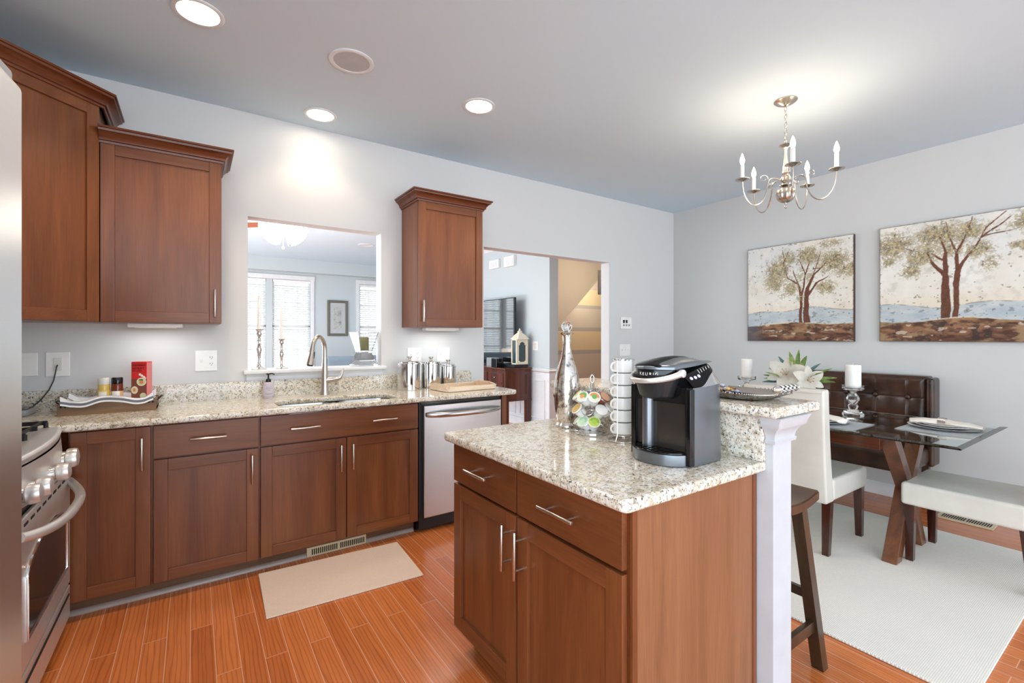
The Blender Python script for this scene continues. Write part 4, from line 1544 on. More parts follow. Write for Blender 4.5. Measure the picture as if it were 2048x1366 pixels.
# ================================================================== SILVER TRAY ON THE BAR
BT = 1.077
tcx, tcy = 1.618, .985
t = thing('serving_tray', 'silver beaded tray with checkered handles on the raised bar', 'tray', (tcx, tcy, BT))
b = MB()
def traysurf(u, v):
    # superellipse rings from centre to rim
    a = 2 * math.pi * u
    ex = .42
    cx_, sy_ = math.cos(a), math.sin(a)
    px = math.copysign(abs(cx_) ** ex, cx_); py = math.copysign(abs(sy_) ** ex, sy_)
    r = v
    z = .004 if v < .82 else .004 + .020 * ((v - .82) / .18) ** 1.3
    return (tcx + px * .118 * r, tcy + py * .215 * r, BT + z)
b.grid(lambda u, v: traysurf(u, v), 72, 12, closed_u=True)
bmesh.ops.solidify(b.bm, geom=b.bm.faces[:], thickness=.002)
part(t, 'tray_dish', b, m['silver'])
b = MB()
for k in range(120):
    p = traysurf(k / 120, 1.0); b.sph((p[0], p[1], p[2] + .001), .0028, 6)
part(t, 'beaded_rim', b, m['silver'])
chk = NT('checkered_enamel')
ck = chk.n('TexChecker')
chk.l(chk.co(), ck.inputs['Vector'])
ck.inputs['Scale'].default_value = 72
ck.inputs['Color1'].default_value = lin(238, 238, 236)
ck.inputs['Color2'].default_value = lin(20, 20, 22)
chk.set(col=ck.outputs['Color'], rough=.15)
for s in (-1, 1):
    yE = tcy + s * .226
    zE = BT + .044
    b = MB()
    b.cyl((tcx - .052, yE, zE), (tcx + .052, yE, zE), .0115, seg=18, b=.002)
    h = part(t, 'handle', b, chk.m, label='black and white checkered handle')
    for q in (-1, 1):
        b = MB()
        b.lathe([(0, 0), (.012, 0), (.0125, .006), (.009, .012), (.011, .016), (.005, .026), (0, .030)], seg=14, M=T(tcx + q * .052, yE, zE) @ RY(math.radians(90 * q)))
        b.tube([(tcx + q * .050, yE, zE), (tcx + q * .052, yE - s * .004, zE - .018), (tcx + q * .050, yE - s * .016, BT + .022), (tcx + q * .048, yE - s * .040, BT + .014)], .0038, 8)
        part(t, 'handle_bracket', b, m['silver'])
wr = [plain('candy_wrap', c, .2, .35) for c in ((196, 132, 60), (176, 182, 200), (150, 84, 44), (214, 176, 110), (92, 60, 50))]
protos = []
for k in range(5):
    b = MB()
    b.sph((0, 0, .0075), (.0105, .0085, .0075), 10)
    for s in (-1, 1): b.lathe([(0, 0), (.002, 0), (.0075, .008), (.0065, .009), (0, .002)], seg=8, M=T(s * .0095, 0, .0075) @ RY(math.radians(90 * s)), sx=.5)
    protos.append(b)
cands = []
rnd = random.Random(11)
for k in range(46):
    a = rnd.uniform(0, 2 * math.pi); r = rnd.random() ** .6
    x = tcx - .012 + math.cos(a) * r * .066; y = tcy + .03 + math.sin(a) * r * .135
    z = BT + .0055 + (.013 if r < .55 and k % 2 else 0) + (.010 if r < .3 and k % 3 == 0 else 0)
    if k < 5:
        o = solo('wrapped_candy', protos[k], wr[k])
        WM[o.name] = IDENT
    else:
        o = cands[k % 5].copy(); C.objects.link(o)
    o.location = (x, y, z); o.rotation_euler = (0, 0, rnd.uniform(0, 6.28))
    tag(o, 'small foil wrapped candy in the pile on the silver tray', 'candy', 'wrapped candies on the silver tray')
    cands.append(o)

# ================================================================== DINING CORNER
b = MB(); b.box(2.262, 4.075, .435, 3.08, .001, .012, .004, 2)
solo('area_rug', b, m['rug'], 'large cream woven rug under the dining table', 'rug')
RUG = .0125

# floor register
t = thing('floor_vent', 'almond slotted floor register by the dining wall', 'air vent', (4.46, .90, 0))
b = MB(); b.box(4.385, 4.548, .748, 1.045, 0.0005, .007, .003); part(t, 'frame', b, m['beige_plastic'])
b = MB()
for k in range(20):
    y = .772 + k * .0125 + (.006 if k > 9 else 0)
    b.box(4.425, 4.508, y - .0035, y + .0035, .0055, .0078)
part(t, 'slots', b, m['dark_inside'])

# dining table: glass top on two crossed timber trestles
GZ = .745
t = thing('dining_table', 'glass topped dining table on crossed dark timber legs', 'table', (3.55, 1.48, RUG))
b = MB()
bt = bmesh.new()
rows = []
for ins, z in ((.004, GZ - .012), (0, GZ - .009), (0, GZ - .006), (.024, GZ)):
    rows.append([bt.verts.new(p) for p in ((3.10 + ins, .637 + ins, z), (4.115 - ins, .637 + ins, z), (4.115 - ins, 2.34 - ins, z), (3.10 + ins, 2.34 - ins, z))])
for r0, r1 in zip(rows[:-1], rows[1:]):
    for i in range(4): bt.faces.new((r0[i], r0[(i + 1) % 4], r1[(i + 1) % 4], r1[i]))
bt.faces.new(rows[0][::-1]); bt.faces.new(rows[-1])
b.merge(bt)
part(t, 'glass_top', b, m['glass_table'], label='clear glass top', angle=3)
bz = GZ - .0125
tx = 3.50
for yc in (.968, 2.02):
    for s, dy in ((1, -.0006), (-1, .0006)):
        b = MB()
        xt, xb = tx - s * .26, tx + s * .215
        w2 = .043
        poly = [(xb - w2, RUG), (xb + w2, RUG), (tx + w2, .40), (xt + w2 * 1.05, bz), (xt - w2 * 1.05, bz), (tx - w2, .40)]
        b.prism(poly, yc + dy - .036, yc + dy + .036, .004, M=Matrix(((1, 0, 0, 0), (0, 0, 1, 0), (0, 1, 0, 0), (0, 0, 0, 1))))
        part(t, 'leg', b, m['rustic_z'])
b = MB(); b.box(tx - .29, tx - .20, 1.00, 1.98, bz - .085, bz - .002, .004); part(t, 'rail', b, m['rustic_y'])


# upholstered chairs
def parsons(name, label, loc, rz):
    """local frame: sitter faces +Y, origin under the seat centre, back at -Y"""
    t = thing(name, label, 'chair', loc, rz, group='ivory dining chairs')
    M = WM[t.name]
    for x in (-.20, .20):
        for y, dy in ((.225, .0), (-.225, -.03)):
            b = MB(M)
            tp = [(x - .024, y - .024), (x + .024, y - .024), (x + .024, y + .024), (x - .024, y + .024)]
            bt = bmesh.new()
            k = .72
            xo = x + math.copysign(.004, x)
            lo = [bt.verts.new((xo + (p[0] - x) * k, y + dy + (p[1] - y) * k, 0)) for p in tp]
            hi = [bt.verts.new((p[0], p[1], .36)) for p in tp]
            for i in range(4): bt.faces.new((lo[i], lo[(i + 1) % 4], hi[(i + 1) % 4], hi[i]))
            bt.faces.new(lo[::-1]); bt.faces.new(hi)
            b.merge(bt)
            part(t, 'leg', b, m['espresso'])
    def cushion(u, v):
        return None
    b = MB(M)
    b.box(-.235, .235, -.235, .262, .318, .445, .018, 4)
    for v in b.bm.verts:
        l = M.inverted() @ v.co
        if l.z > .42:
            q = max(0, 1 - (l.x / .235) ** 2) * max(0, 1 - ((l.y - .01) / .26) ** 2)
            v.co.z += .012 * q
    part(t, 'seat', b, m['leather_white'])
    b = MB(M)
    bt = bmesh.new()
    bmesh.ops.create_cube(bt, size=1)
    for v in bt.verts:
        top = v.co.z > 0
        v.co = Vector((v.co.x * .47, -.275 + v.co.y * (.075 if top else .10) - (.055 if top else 0), .975 if top else .315))
    bmesh.ops.subdivide_edges(bt, edges=bt.edges[:], cuts=5, use_grid_fill=True)
    for v in bt.verts:
        h = (v.co.z - .315) / .66
        v.co.y += -.018 * math.sin(math.pi * h) * 0.6 + .012 * (1 - (v.co.x / .235) ** 2) * (-1 if v.co.y < -.28 - .055 * h else 1) * .5
    bt.normal_update()
    es = [e for e in bt.edges if len(e.link_faces) == 2 and e.link_faces[0].normal.dot(e.link_faces[1].normal) < .5]
    bmesh.ops.bevel(bt, geom=es, offset=.017, segments=3, profile=.5, affect='EDGES', clamp_overlap=True)
    b.merge(bt)
    part(t, 'backrest', b, m['leather_white'])
    b = MB(M)
    b.tube([(-.228, -.372, .955), (-.1, -.378, .955), (.1, -.378, .955), (.228, -.372, .955)], .0016, 6)
    part(t, 'seam', b, m['leather_white'])
    return t


parsons('dining_chair', 'ivory leather dining chair with its back to the island bar', (3.315, 1.415, RUG), -math.pi / 2)
parsons('dining_chair', 'ivory leather dining chair at the near end of the glass table', (3.600, .690, RUG), 0)

# tufted settle against the dining wall
t = thing('tufted_bench', 'dark brown button tufted leather bench against the dining wall', 'bench', (4.36, 1.53, 0))
ya, yb = 1.115, 1.955
btn = [(ya + .115 + .205 * k, z) for z in (.83, .58) for k in range(4)]
bx = 4.515


def puff(y, z):
    d = 1e9
    for by_, bz_ in btn: d = min(d, math.hypot(y - by_, (z - bz_)))
    h = .034 * (1 - math.exp(-(d / .062) ** 1.15))
    for by_ in [q[0] for q in btn[:4]]:
        h -= .0045 * math.exp(-((y - by_) / .004) ** 2)
    for bz_ in (.83, .58): h -= .003 * math.exp(-((z - bz_) / .004) ** 2)
    e = min(y - ya, yb - y, .992 - z)
    h -= .034 * math.exp(-max(0, e) / .018)
    return h


b = MB()
b.grid(lambda u, v: (bx - puff(ya + (yb - ya) * u, .40 + .592 * v), ya + (yb - ya) * u, .40 + .592 * v), 130, 80)
part(t, 'backrest', b, m['leather_brown'])
b = MB()
for by_, bz_ in btn: b.sph((bx - .008, by_, bz_), (.010, .017, .017), 12)
part(t, 'button', b, m['leather_brown'])
b = MB(); b.box(bx, 4.635, ya - .004, yb + .004, .33, .994, .012, 3); part(t, 'back_frame', b, m['leather_brown'])
for s, yy in ((-1, ya), (1, yb)):
    b = MB(); b.prism([(4.44, .0), (4.44, .0)], 0, 1) if False else None
    y0, y1 = sorted((yy, yy + s * .045))
    b.box(4.475, 4.632, y0, y1, .33, .985, .018, 4)
    part(t, 'wing', b, m['leather_brown'])
b = MB(); b.box(4.055, 4.50, ya - .02, yb + .02, .335, .475, .04, 5); part(t, 'seat', b, m['leather_brown'])
for x in (4.10, 4.60):
    for y in (ya + .03, yb - .03):
        b = MB(); b.box(x - .022, x + .022, y - .022, y + .022, 0.0125 if x < 4.2 else 0.0, .34, .003)
        if 4.0 < x < 4.075: pass
        part(t, 'leg', b, m['espresso'])

# bar stool
t = thing('bar_stool', 'dark wooden saddle seat stool beside the white half wall', 'stool', (1.845, 1.04, 0))
b = MB()
def saddle(u, v):
    x = 1.70 + .295 * u; y = .812 + .45 * v
    return x, y, .700 - .020 * math.sin(math.pi * u) ** 1.0 * 1.0 + .0 * v
bt = bmesh.new()
N1, N2 = 16, 10
tp = [[bt.verts.new(saddle(i / N1, j / N2)) for j in range(N2 + 1)] for i in range(N1 + 1)]
lw = [[bt.verts.new((p.co.x, p.co.y, p.co.z - .038)) for p in row] for row in tp]
for i in range(N1):
    for j in range(N2):
        bt.faces.new((tp[i][j], tp[i + 1][j], tp[i + 1][j + 1], tp[i][j + 1])); bt.faces.new((lw[i][j], lw[i][j + 1], lw[i + 1][j + 1], lw[i + 1][j]))
for i in range(N1):
    bt.faces.new((tp[i][0], lw[i][0], lw[i + 1][0], tp[i + 1][0])); bt.faces.new((tp[i][N2], tp[i + 1][N2], lw[i + 1][N2], lw[i][N2]))
for j in range(N2):
    bt.faces.new((tp[0][j], tp[0][j + 1], lw[0][j + 1], lw[0][j])); bt.faces.new((tp[N1][j], lw[N1][j], lw[N1][j + 1], tp[N1][j + 1]))
bmesh.ops.recalc_face_normals(bt, faces=bt.faces)
bt.normal_update()
es = [e for e in bt.edges if e.link_faces[0].normal.dot(e.link_faces[1].normal) < .5]
bmesh.ops.bevel(bt, geom=es, offset=.005, segments=2, affect='EDGES')
b.merge(bt)
part(t, 'seat', b, m['stool_y'])
legs = {}
for sx in (-1, 1):
    for sy in (-1, 1):
        top = Vector((1.8475 + sx * .100, 1.037 + sy * .165, .668))
        bot = Vector((1.8475 + sx * .172, 1.037 + sy * .215, 0))
        legs[sx, sy] = (top, bot)
        b = MB()
        bt = bmesh.new()
        hw = .021
        lo = [bt.verts.new((bot.x + a * hw, bot.y + c * hw, 0)) for a, c in ((-1, -1), (1, -1), (1, 1), (-1, 1))]
        hi = [bt.verts.new((top.x + a * hw, top.y + c * hw, top.z)) for a, c in ((-1, -1), (1, -1), (1, 1), (-1, 1))]
        for i in range(4): bt.faces.new((lo[i], lo[(i + 1) % 4], hi[(i + 1) % 4], hi[i]))
        bt.faces.new(lo[::-1]); bt.faces.new(hi)
        b.merge(bt)
        part(t, 'leg', b, m['stool'])


def legpt(k, z):
    tp_, bo = legs[k]
    return bo + (tp_ - bo) * (z / tp_.z)


for k0, k1, z in (((-1, -1), (1, -1), .17), ((-1, 1), (1, 1), .17), ((-1, -1), (-1, 1), .285), ((1, -1), (1, 1), .285)):
    p, q = legpt(k0, z), legpt(k1, z)
    b = MB()
    if k0[1] == k1[1]: b.box(p.x, q.x, p.y - .010, p.y + .010, z - .022, z + .022, .002)
    else: b.box(p.x - .010, p.x + .010, p.y, q.y, z - .018, z + .018, .002)
    part(t, 'stretcher', b, m['stool'])
b = MB()
for k in ((1, -1), (1, 1)):
    p = legpt(k, .285); b.sph((p.x + .0215, p.y, p.z), (.004, .007, .007), 10)
part(t, 'bolt', b, m['nickel'])


# place settings
def setting(cx, cy, rz, lab, napdir):
    M = T(cx, cy, 0) @ RZ(rz)
    z = GZ + .0012
    b = MB(M)
    def pm(u, v):
        return (-.17 + .34 * u, -.25 + .50 * v, z + .0008 + .0015 * math.sin(7 * v + 2 * u) ** 2)
    b.grid(pm, 8, 12); bmesh.ops.solidify(b.bm, geom=b.bm.faces[:], thickness=.0015)
    solo('placemat', b, m['placemat'], 'pale grey placemat ' + lab, 'placemat', 'grey placemats on the glass table')
    z += .0052
    b = MB(M @ T(.005, 0, 0)); b.lathe([(0, 0), (.11, 0), (.13, .003), (.165, .010), (.166, .0115), (.13, .0055), (.11, .003), (0, .003)], (0, 0, z), 40)
    solo('charger_plate', b, m['charger'], 'grey charger plate ' + lab, 'plate', 'charger plates on the glass table')
    b = MB(M @ T(.005, 0, 0)); b.lathe([(0, 0), (.075, 0), (.09, .003), (.134, .014), (.1345, .016), (.09, .006), (.075, .0035), (0, .0035)], (0, 0, z + .0042), 40)
    solo('dinner_plate', b, m['china'], 'white dinner plate ' + lab, 'plate', 'white dinner plates')
    b = MB(M @ T(.005, 0, 0)); b.lathe([(0, 0), (.055, 0), (.065, .002), (.104, .012), (.1045, .014), (.065, .005), (.055, .003), (0, .003)], (0, 0, z + .0105), 40)
    solo('salad_plate', b, m['china'], 'smaller white plate ' + lab, 'plate', 'white salad plates')
    zn = z + .030
    b = MB(M @ RZ(napdir))
    def nap(u, v):
        x = -.165 + .33 * u
        pinch = 1 - .72 * math.exp(-((u - .47) / .10) ** 2)
        a = 2 * math.pi * v
        wv = .052 * pinch * (1.0 if u < .5 else 1.15 - .75 * max(0, (u - .75) / .25))
        wv *= min(1, (u / .05)) ** .5 if u < .05 else 1
        hz = .016 * (.85 + .5 * math.exp(-((u - .47) / .12) ** 2)) * (1 - .35 * max(0, (u - .6) / .4))
        hz *= 1 + .20 * math.sin(5 * a + 9 * u)
        sag = -.010 * max(0, (abs(u - .5) - .28) / .22) ** 1.3
        return (x, wv * math.cos(a), zn + sag + hz * math.sin(a))
    b.grid(nap, 40, 26)
    bmesh.ops.remove_doubles(b.bm, verts=b.bm.verts, dist=1e-5)
    solo('napkin', b, m['napkin'], 'ivory napkin gathered in a ring ' + lab, 'napkin', 'napkins in rings')
    b = MB(M @ RZ(napdir))
    b.lathe([(.0245, -.018), (.027, -.018), (.028, 0), (.027, .018), (.0245, .018), (.0255, 0)] + [(.0245, -.018)], seg=28, M=T(-.165 + .33 * .47, 0, zn + .002) @ RY(math.radians(90)))
    solo('napkin_ring', b, m['silver'], 'silver napkin ring ' + lab, 'napkin ring', 'silver napkin rings')


setting(3.68, .830, math.radians(90), 'at the near end of the glass table', math.pi)
setting(3.32, 1.36, 0, 'in front of the chair beside the bar', math.radians(80))


# glass candle holders with pillar candles
def pillar(x, y, zt, zc_, rc, lab, sq):
    """zc_ = candle base, zt = candle top"""
    h = zc_ - GZ
    t = thing('candle_holder', 'clear glass baluster candle holder ' + lab, 'candle holder', (x, y, GZ), group='glass candle holders on the dining table')
    b = MB()
    b.lathe([(0, .0), (.060, 0), (.064, .006), (.063, .020), (.052, .026), (.056, .032), (.050, .040), (.024, .048), (.030, h * .33), (.031, h * .37), (.022, h * .42), (.034, h * .52), (.040, h * .60), (.028, h * .72), (.016, h * .80), (.018, h * .84), (.028, h * .88), (.058, h - .018), (.064, h - .014), (.064, h + .012), (.060, h + .012), (.058, h - .004), (0, h - .004)], (x, y, GZ + .001), 32)
    part(t, 'holder_glass', b, m['glass'])
    t = thing('pillar_candle', 'white pillar candle ' + lab, 'candle', (x, y, zc_), group='white pillar candles')
    b = MB(); z0 = zc_ - .002
    b.lathe([(0, 0), (rc - .003, 0), (rc, .003), (rc, zt - z0 - .004), (rc - .004, zt - z0), (0, zt - z0 - .003)], (x, y, z0), 30); part(t, 'wax', b, m['wax'])
    b = MB(); b.cyl((x, y, zt - .004), (x + .002, y, zt + .014), .0012, seg=6); part(t, 'wick', b, m['napkin'])


pillar(3.745, 1.318, 1.098, .944, .046, 'at the middle of the glass table', 1)
pillar(3.56, 1.962, 1.118, .972, .040, 'left of the lilies, behind the silver tray', 1)

# lilies
lx, ly = 3.555, 1.60
t = thing('lily_arrangement', 'arrangement of cream lilies and green leaves on the dining table', 'flowers', (lx, ly, GZ))
b = MB(); b.lathe([(0, 0), (.055, 0), (.075, .03), (.085, .09), (.075, .13), (.070, .13), (.078, .09), (0, .02)], (lx, ly, GZ + .001), 28); part(t, 'bowl', b, m['glass'])
petal = NT('lily_petal'); fz = petal.noise(petal.co(), 60, 3)
petal.set(col=petal.ramp(fz, [(.35, lin(246, 238, 222)), (.7, lin(253, 250, 244))]), rough=.6, sss=.1)
leafm = NT('lily_leaf'); fz = leafm.noise(leafm.co((1, 1, 1)), 30, 3)
leafm.set(col=leafm.ramp(fz, [(.35, lin(112, 150, 70)), (.65, lin(188, 202, 126))]), rough=.45)
teal = plain('eucalyptus_leaf', (120, 160, 156), .6)


def blade(bld, base, direc, up, L, W, curl, fold=.25, nu=12, nv=6):
    d = Vector(direc).normalized(); u_ = Vector(up); u_ = (u_ - d * u_.dot(d)).normalized(); s_ = d.cross(u_)
    base = Vector(base)
    def f(u, v):
        t_ = u
        w_ = W * (math.sin(math.pi * min(1, t_ * .92 + .06)) ** .8)
        q = 2 * v - 1
        return base + d * (L * (t_ - .25 * curl * t_ ** 3)) + u_ * (-curl * L * .55 * t_ ** 2 + fold * w_ * (abs(q) ** 1.5)) + s_ * (w_ * q)
    bld.grid(f, nu, nv)


def lily(c, axis, size):
    b = MB()
    ax = Vector(axis).normalized(); a0 = ax.orthogonal().normalized(); a1 = ax.cross(a0)
    for k in range(6):
        an = k * math.pi / 3 + .2
        rad = a0 * math.cos(an) + a1 * math.sin(an)
        blade(b, Vector(c), ax * .55 + rad * .85, ax, size * (1.0 if k % 2 else .94), size * (.30 if k % 2 else .22), .55)
    bmesh.ops.solidify(b.bm, geom=b.bm.faces[:], thickness=.0012)
    f = part(t, 'flower', b, petal.m)
    b = MB()
    for k in range(6):
        an = k * math.pi / 3
        rad = a0 * math.cos(an) + a1 * math.sin(an)
        e = Vector(c) + ax * size * .5 + rad * size * .16
        b.tube([Vector(c)[:], e[:]], .0012, 5); b.sph(e, .004, 6)
    part(f, 'stamen', b, plain('lily_stamen', (188, 140, 80), .6))
    b = MB(); b.tube([(lx + (c[0] - lx) * .2, ly + (c[1] - ly) * .2, GZ + .03), ((lx + c[0]) / 2, (ly + c[1]) / 2, (GZ + .03 + c[2]) / 2 + .01), tuple(c)], .004, 6)
    part(f, 'stem', b, leafm.m)


view = Vector((-.91, -.41, .0))
lily((lx - .07, ly + .03, GZ + .275), view + Vector((.0, .18, .35)), .150)
lily((lx - .06, ly - .10, GZ + .245), view + Vector((.0, -.45, .25)), .120)
lily((lx + .03, ly + .09, GZ + .29), Vector((-.3, .5, .7)), .10)
lr = random.Random(4)
specs = [(.20, .75, .62), (-.32, .80, .26), (-.26, .55, .50), (.32, .70, .22), (.26, .40, .45), (-.15, .9, .80), (-.42, .25, .22), (.10, .3, 1.0), (-.05, -.2, 1.0), (.02, .2, .95), (-.38, .1, .05), (.34, -.1, .15), (-.24, -.4, .35), (.2, -.5, .4)]
right = Vector((.41, -.91, 0))
for i, (sx, dep, el) in enumerate(specs):
    b = MB()
    d = right * (1 if sx > 0 else -1) * (abs(sx) * 3) + Vector((0, 0, el)) + Vector((.91, .41, 0)) * (dep - .5) * .6
    base = Vector((lx, ly, GZ + .215)) + d.normalized() * .06
    blade(b, base, d, Vector((-.5, -.2, .9)), lr.uniform(.14, .20), lr.uniform(.014, .021), .12, .35)
    bmesh.ops.solidify(b.bm, geom=b.bm.faces[:], thickness=.001)
    part(t, 'leaf', b, leafm.m if i % 5 else teal)
b = MB()
for i in range(7):
    a = i * .9
    b.tube([(lx, ly, GZ + .05), (lx + .05 * math.cos(a), ly + .05 * math.sin(a), GZ + .13), (lx + .09 * math.cos(a), ly + .09 * math.sin(a), GZ + .19)], .003, 6)
part(t, 'stem', b, leafm.m)


# ================================================================== PAINTED CANVASES
def vnoise(x, y, scale, seed, octaves=4):
    out = np.zeros_like(x); amp = 1.0; tot = 0
    for o in range(octaves):
        r = np.random.RandomState(seed + o * 17)
        g = r.rand(66, 66)
        fx_ = (x * scale * 2 ** o) % 64; fy_ = (y * scale * 2 ** o) % 64
        i = fx_.astype(int); j = fy_.astype(int)
        u = fx_ - i; v = fy_ - j
        u = u * u * (3 - 2 * u); v = v * v * (3 - 2 * v)
        out += amp * ((g[i, j] * (1 - u) + g[i + 1, j] * u) * (1 - v) + (g[i, j + 1] * (1 - u) + g[i + 1, j + 1] * u) * v)
        tot += amp; amp *= .55
    return out / tot


def sm(a, b_, x):
    t_ = np.clip((x - a) / (b_ - a), 0, 1)
    return t_ * t_ * (3 - 2 * t_)


def segd(X, Y, p, q):
    px, py = p; qx, qy = q
    dx, dy = qx - px, qy - py
    L2 = dx * dx + dy * dy + 1e-9
    h = np.clip(((X - px) * dx + (Y - py) * dy) / L2, 0, 1)
    return np.hypot(X - px - h * dx, Y - py - h * dy), h


def L3(r, g, b_):
    return np.array(lin(r, g, b_)[:3])


def tree_painting(W, H, tx_, seed, branches, blobs):
    """albedo of a painted canvas, u across (0..W), v up (0..H), in metres"""
    nu, nv = int(W / .0032), int(H / .0032)
    U, V = np.meshgrid(np.linspace(0, W, nu + 1), np.linspace(0, H, nv + 1), indexing='ij')
    col = np.zeros(U.shape + (3,))
    n1 = vnoise(U, V, 6, seed, 5); n2 = vnoise(U, V, 22, seed + 3, 4); n3 = vnoise(U * .4, V, 30, seed + 5, 4); n4 = vnoise(U, V, 60, seed + 9, 3)
    sky = L3(238, 237, 231) * (1 - n1[..., None]) + L3(216, 210, 194) * n1[..., None]
    blue = L3(206, 214, 220)
    k = (sm(.45, .75, vnoise(U, V, 3, seed + 21, 3)) * sm(.45, .95, V / H))[..., None]
    sky = sky * (1 - .5 * k) + blue * .5 * k
    sky *= (1 - .16 * sm(.55, .8, n2))[..., None]
    sky = sky * (1 - .4 * sm(.46, .30, V / H)[..., None]) + L3(222, 204, 172) * (.4 * sm(.46, .30, V / H)[..., None])
    col[:] = sky
    def put(mask, c):
        col[:] = col * (1 - mask[..., None]) + c * mask[..., None]
    # water
    wl = .31 * H + .018 * np.sin(U * 5 + seed) + .012 * np.sin(U * 13) + .01 * (n1 - .5)
    water = L3(160, 174, 186) * (1 - n3[..., None]) + L3(206, 210, 204) * n3[..., None]
    put(sm(.006, -.004, V - wl), water)
    put(np.exp(-((V - wl) / .0035) ** 2) * sm(.35, .55, n2) * .7, L3(120, 104, 80))
    put(sm(.64, .70, vnoise(U * .5, V, 46, seed + 13, 3)) * sm(0, -.02, V - wl) * .55, L3(96, 104, 110))
    # foliage behind and around the branches
    fol = np.zeros_like(U)
    for bx_, by_, rx_, ry_, s_ in blobs:
        e = ((U - bx_) / rx_) ** 2 + ((V - by_) / ry_) ** 2
        fol = np.maximum(fol, s_ * np.exp(-e * 1.1))
    dab = vnoise(U, V, 30, seed + 31, 4); dab2 = vnoise(U, V, 105, seed + 37, 3)
    fm = sm(.34, .58, fol * .95 + (dab - .5) * 1.0 + (dab2 - .5) * 1.5) * np.clip(fol * 1.7, 0, 1)
    d2 = sm(.3, .7, dab2)[..., None]
    fc = L3(74, 68, 46) * (1 - d2) + L3(176, 160, 118) * d2
    # trunk and branches
    bark = L3(74, 40, 26) * (1 - n4[..., None]) + L3(122, 76, 52) * n4[..., None]
    Uw = U + .030 * (vnoise(U, V, 8, seed + 91, 2) - .5); Vw = V + .030 * (vnoise(U, V, 8, seed + 95, 2) - .5)
    def stroke(p, q, w0, w1, mask_only=False):
        d, h = segd(Uw, Vw, p, q)
        w_ = w0 + (w1 - w0) * h + .007 * (n4 - .5)
        put(sm(.0022, -.0022, d - w_), bark)
    put(fm * .85, fc)
    for p, q, w0, w1 in branches: stroke(p, q, w0, w1)
    fm2 = sm(.55, .75, fol * .80 + (vnoise(U, V, 85, seed + 41, 3) - .5) * 1.5) * np.clip(fol * 1.5, 0, 1)
    put(fm2 * .75, L3(128, 114, 78) * (1 - d2) + L3(204, 190, 150) * d2)
    # ground
    gl = .165 * H + .022 * np.exp(-((U - tx_) / .22) ** 2) + .010 * np.sin(U * 9 + seed) + .010 * (n2 - .5)
    n6 = sm(.3, .7, vnoise(U * .35, V, 46, seed + 15, 4))[..., None]
    gr = L3(146, 106, 76) * (1 - n6) + L3(78, 50, 38) * n6
    low = sm(.10 * H, .02 * H, V)[..., None]
    gr = gr * (1 - low * .6) + L3(78, 40, 34) * low * .6
    gm = sm(.003, -.003, V - gl)
    put(gm, gr)
    put(gm * sm(.58, .66, vnoise(U, V, 16, seed + 51, 4)) * .8, L3(52, 42, 38))
    put(gm * sm(.52, .70, vnoise(U * .5, V, 20, seed + 61, 5)) * .75, L3(168, 138, 102))
    put(gm * sm(.70, .74, vnoise(U * .4, V, 40, seed + 63, 3)) * .6, L3(214, 200, 178))
    put(np.exp(-((V - gl) / .004) ** 2) * sm(.42, .6, vnoise(U, V, 12, seed + 71, 3)) * .9, L3(220, 206, 178))
    if seed == 5: put(gm * sm(.22, .0, U) * .75, L3(96, 98, 104))
    # flecks and a worn border
    put(sm(.79, .82, vnoise(U, V, 50, seed + 81, 2)) * .6, L3(80, 66, 50))
    ed = np.minimum(np.minimum(U, W - U), np.minimum(V, H - V))
    put(sm(.008, .002, ed + .006 * (n4 - .5)) * .8, L3(78, 56, 42))
    return nu, nv, np.clip(col, 0, 1)


canvas_mat = attr_paint('painted_canvas')
side_mat = plain('dark_canvas_edge', (72, 48, 38), .7)


def canvas(label, y0, y1, z0, z1, tx_, seed, branches, blobs, tilt=0.0):
    """y0 = left edge seen from the room (larger Y), y1 = right edge"""
    W, H = y0 - y1, z1 - z0
    t = thing('canvas_painting', label, 'painting', (XD - .001, (y0 + y1) / 2, z0), group='tree paintings on the dining wall')
    nu, nv, col = tree_painting(W, H, tx_, seed, branches, blobs)
    xf = XD - .036
    me = bpy.data.meshes.new('painted_front')
    jj, ii = np.meshgrid(np.arange(nv + 1), np.arange(nu + 1))
    verts = np.stack([np.full(ii.shape, xf - XD + .001), (y0 - W * ii / nu) - (y0 + y1) / 2, H * jj / nv], -1).reshape(-1, 3)
    idx = np.arange((nu + 1) * (nv + 1)).reshape(nu + 1, nv + 1)
    f = np.stack([idx[:-1, :-1], idx[1:, :-1], idx[1:, 1:], idx[:-1, 1:]], -1).reshape(-1, 4)
    me.vertices.add(len(verts)); me.vertices.foreach_set('co', verts.ravel())
    me.loops.add(f.size); me.loops.foreach_set('vertex_index', f.ravel())
    me.polygons.add(len(f)); me.polygons.foreach_set('loop_start', np.arange(0, f.size, 4)); me.polygons.foreach_set('loop_total', np.full(len(f), 4))
    me.update(calc_edges=True)
    a = me.color_attributes.new('paint', 'FLOAT_COLOR', 'POINT')
    rgba = np.concatenate([col.reshape(-1, 3), np.ones((len(verts), 1))], 1).astype(np.float32)
    a.data.foreach_set('color', rgba.ravel())
    me.materials.append(canvas_mat)
    o = bpy.data.objects.new('painted_front', me); C.objects.link(o); o.parent = t; WM[o.name] = WM[t.name].copy()
    b = MB(); b.box(xf + .0005, XD - .001, y1, y0, z0, z1, .001)
    part(t, 'stretcher_frame', b, side_mat)


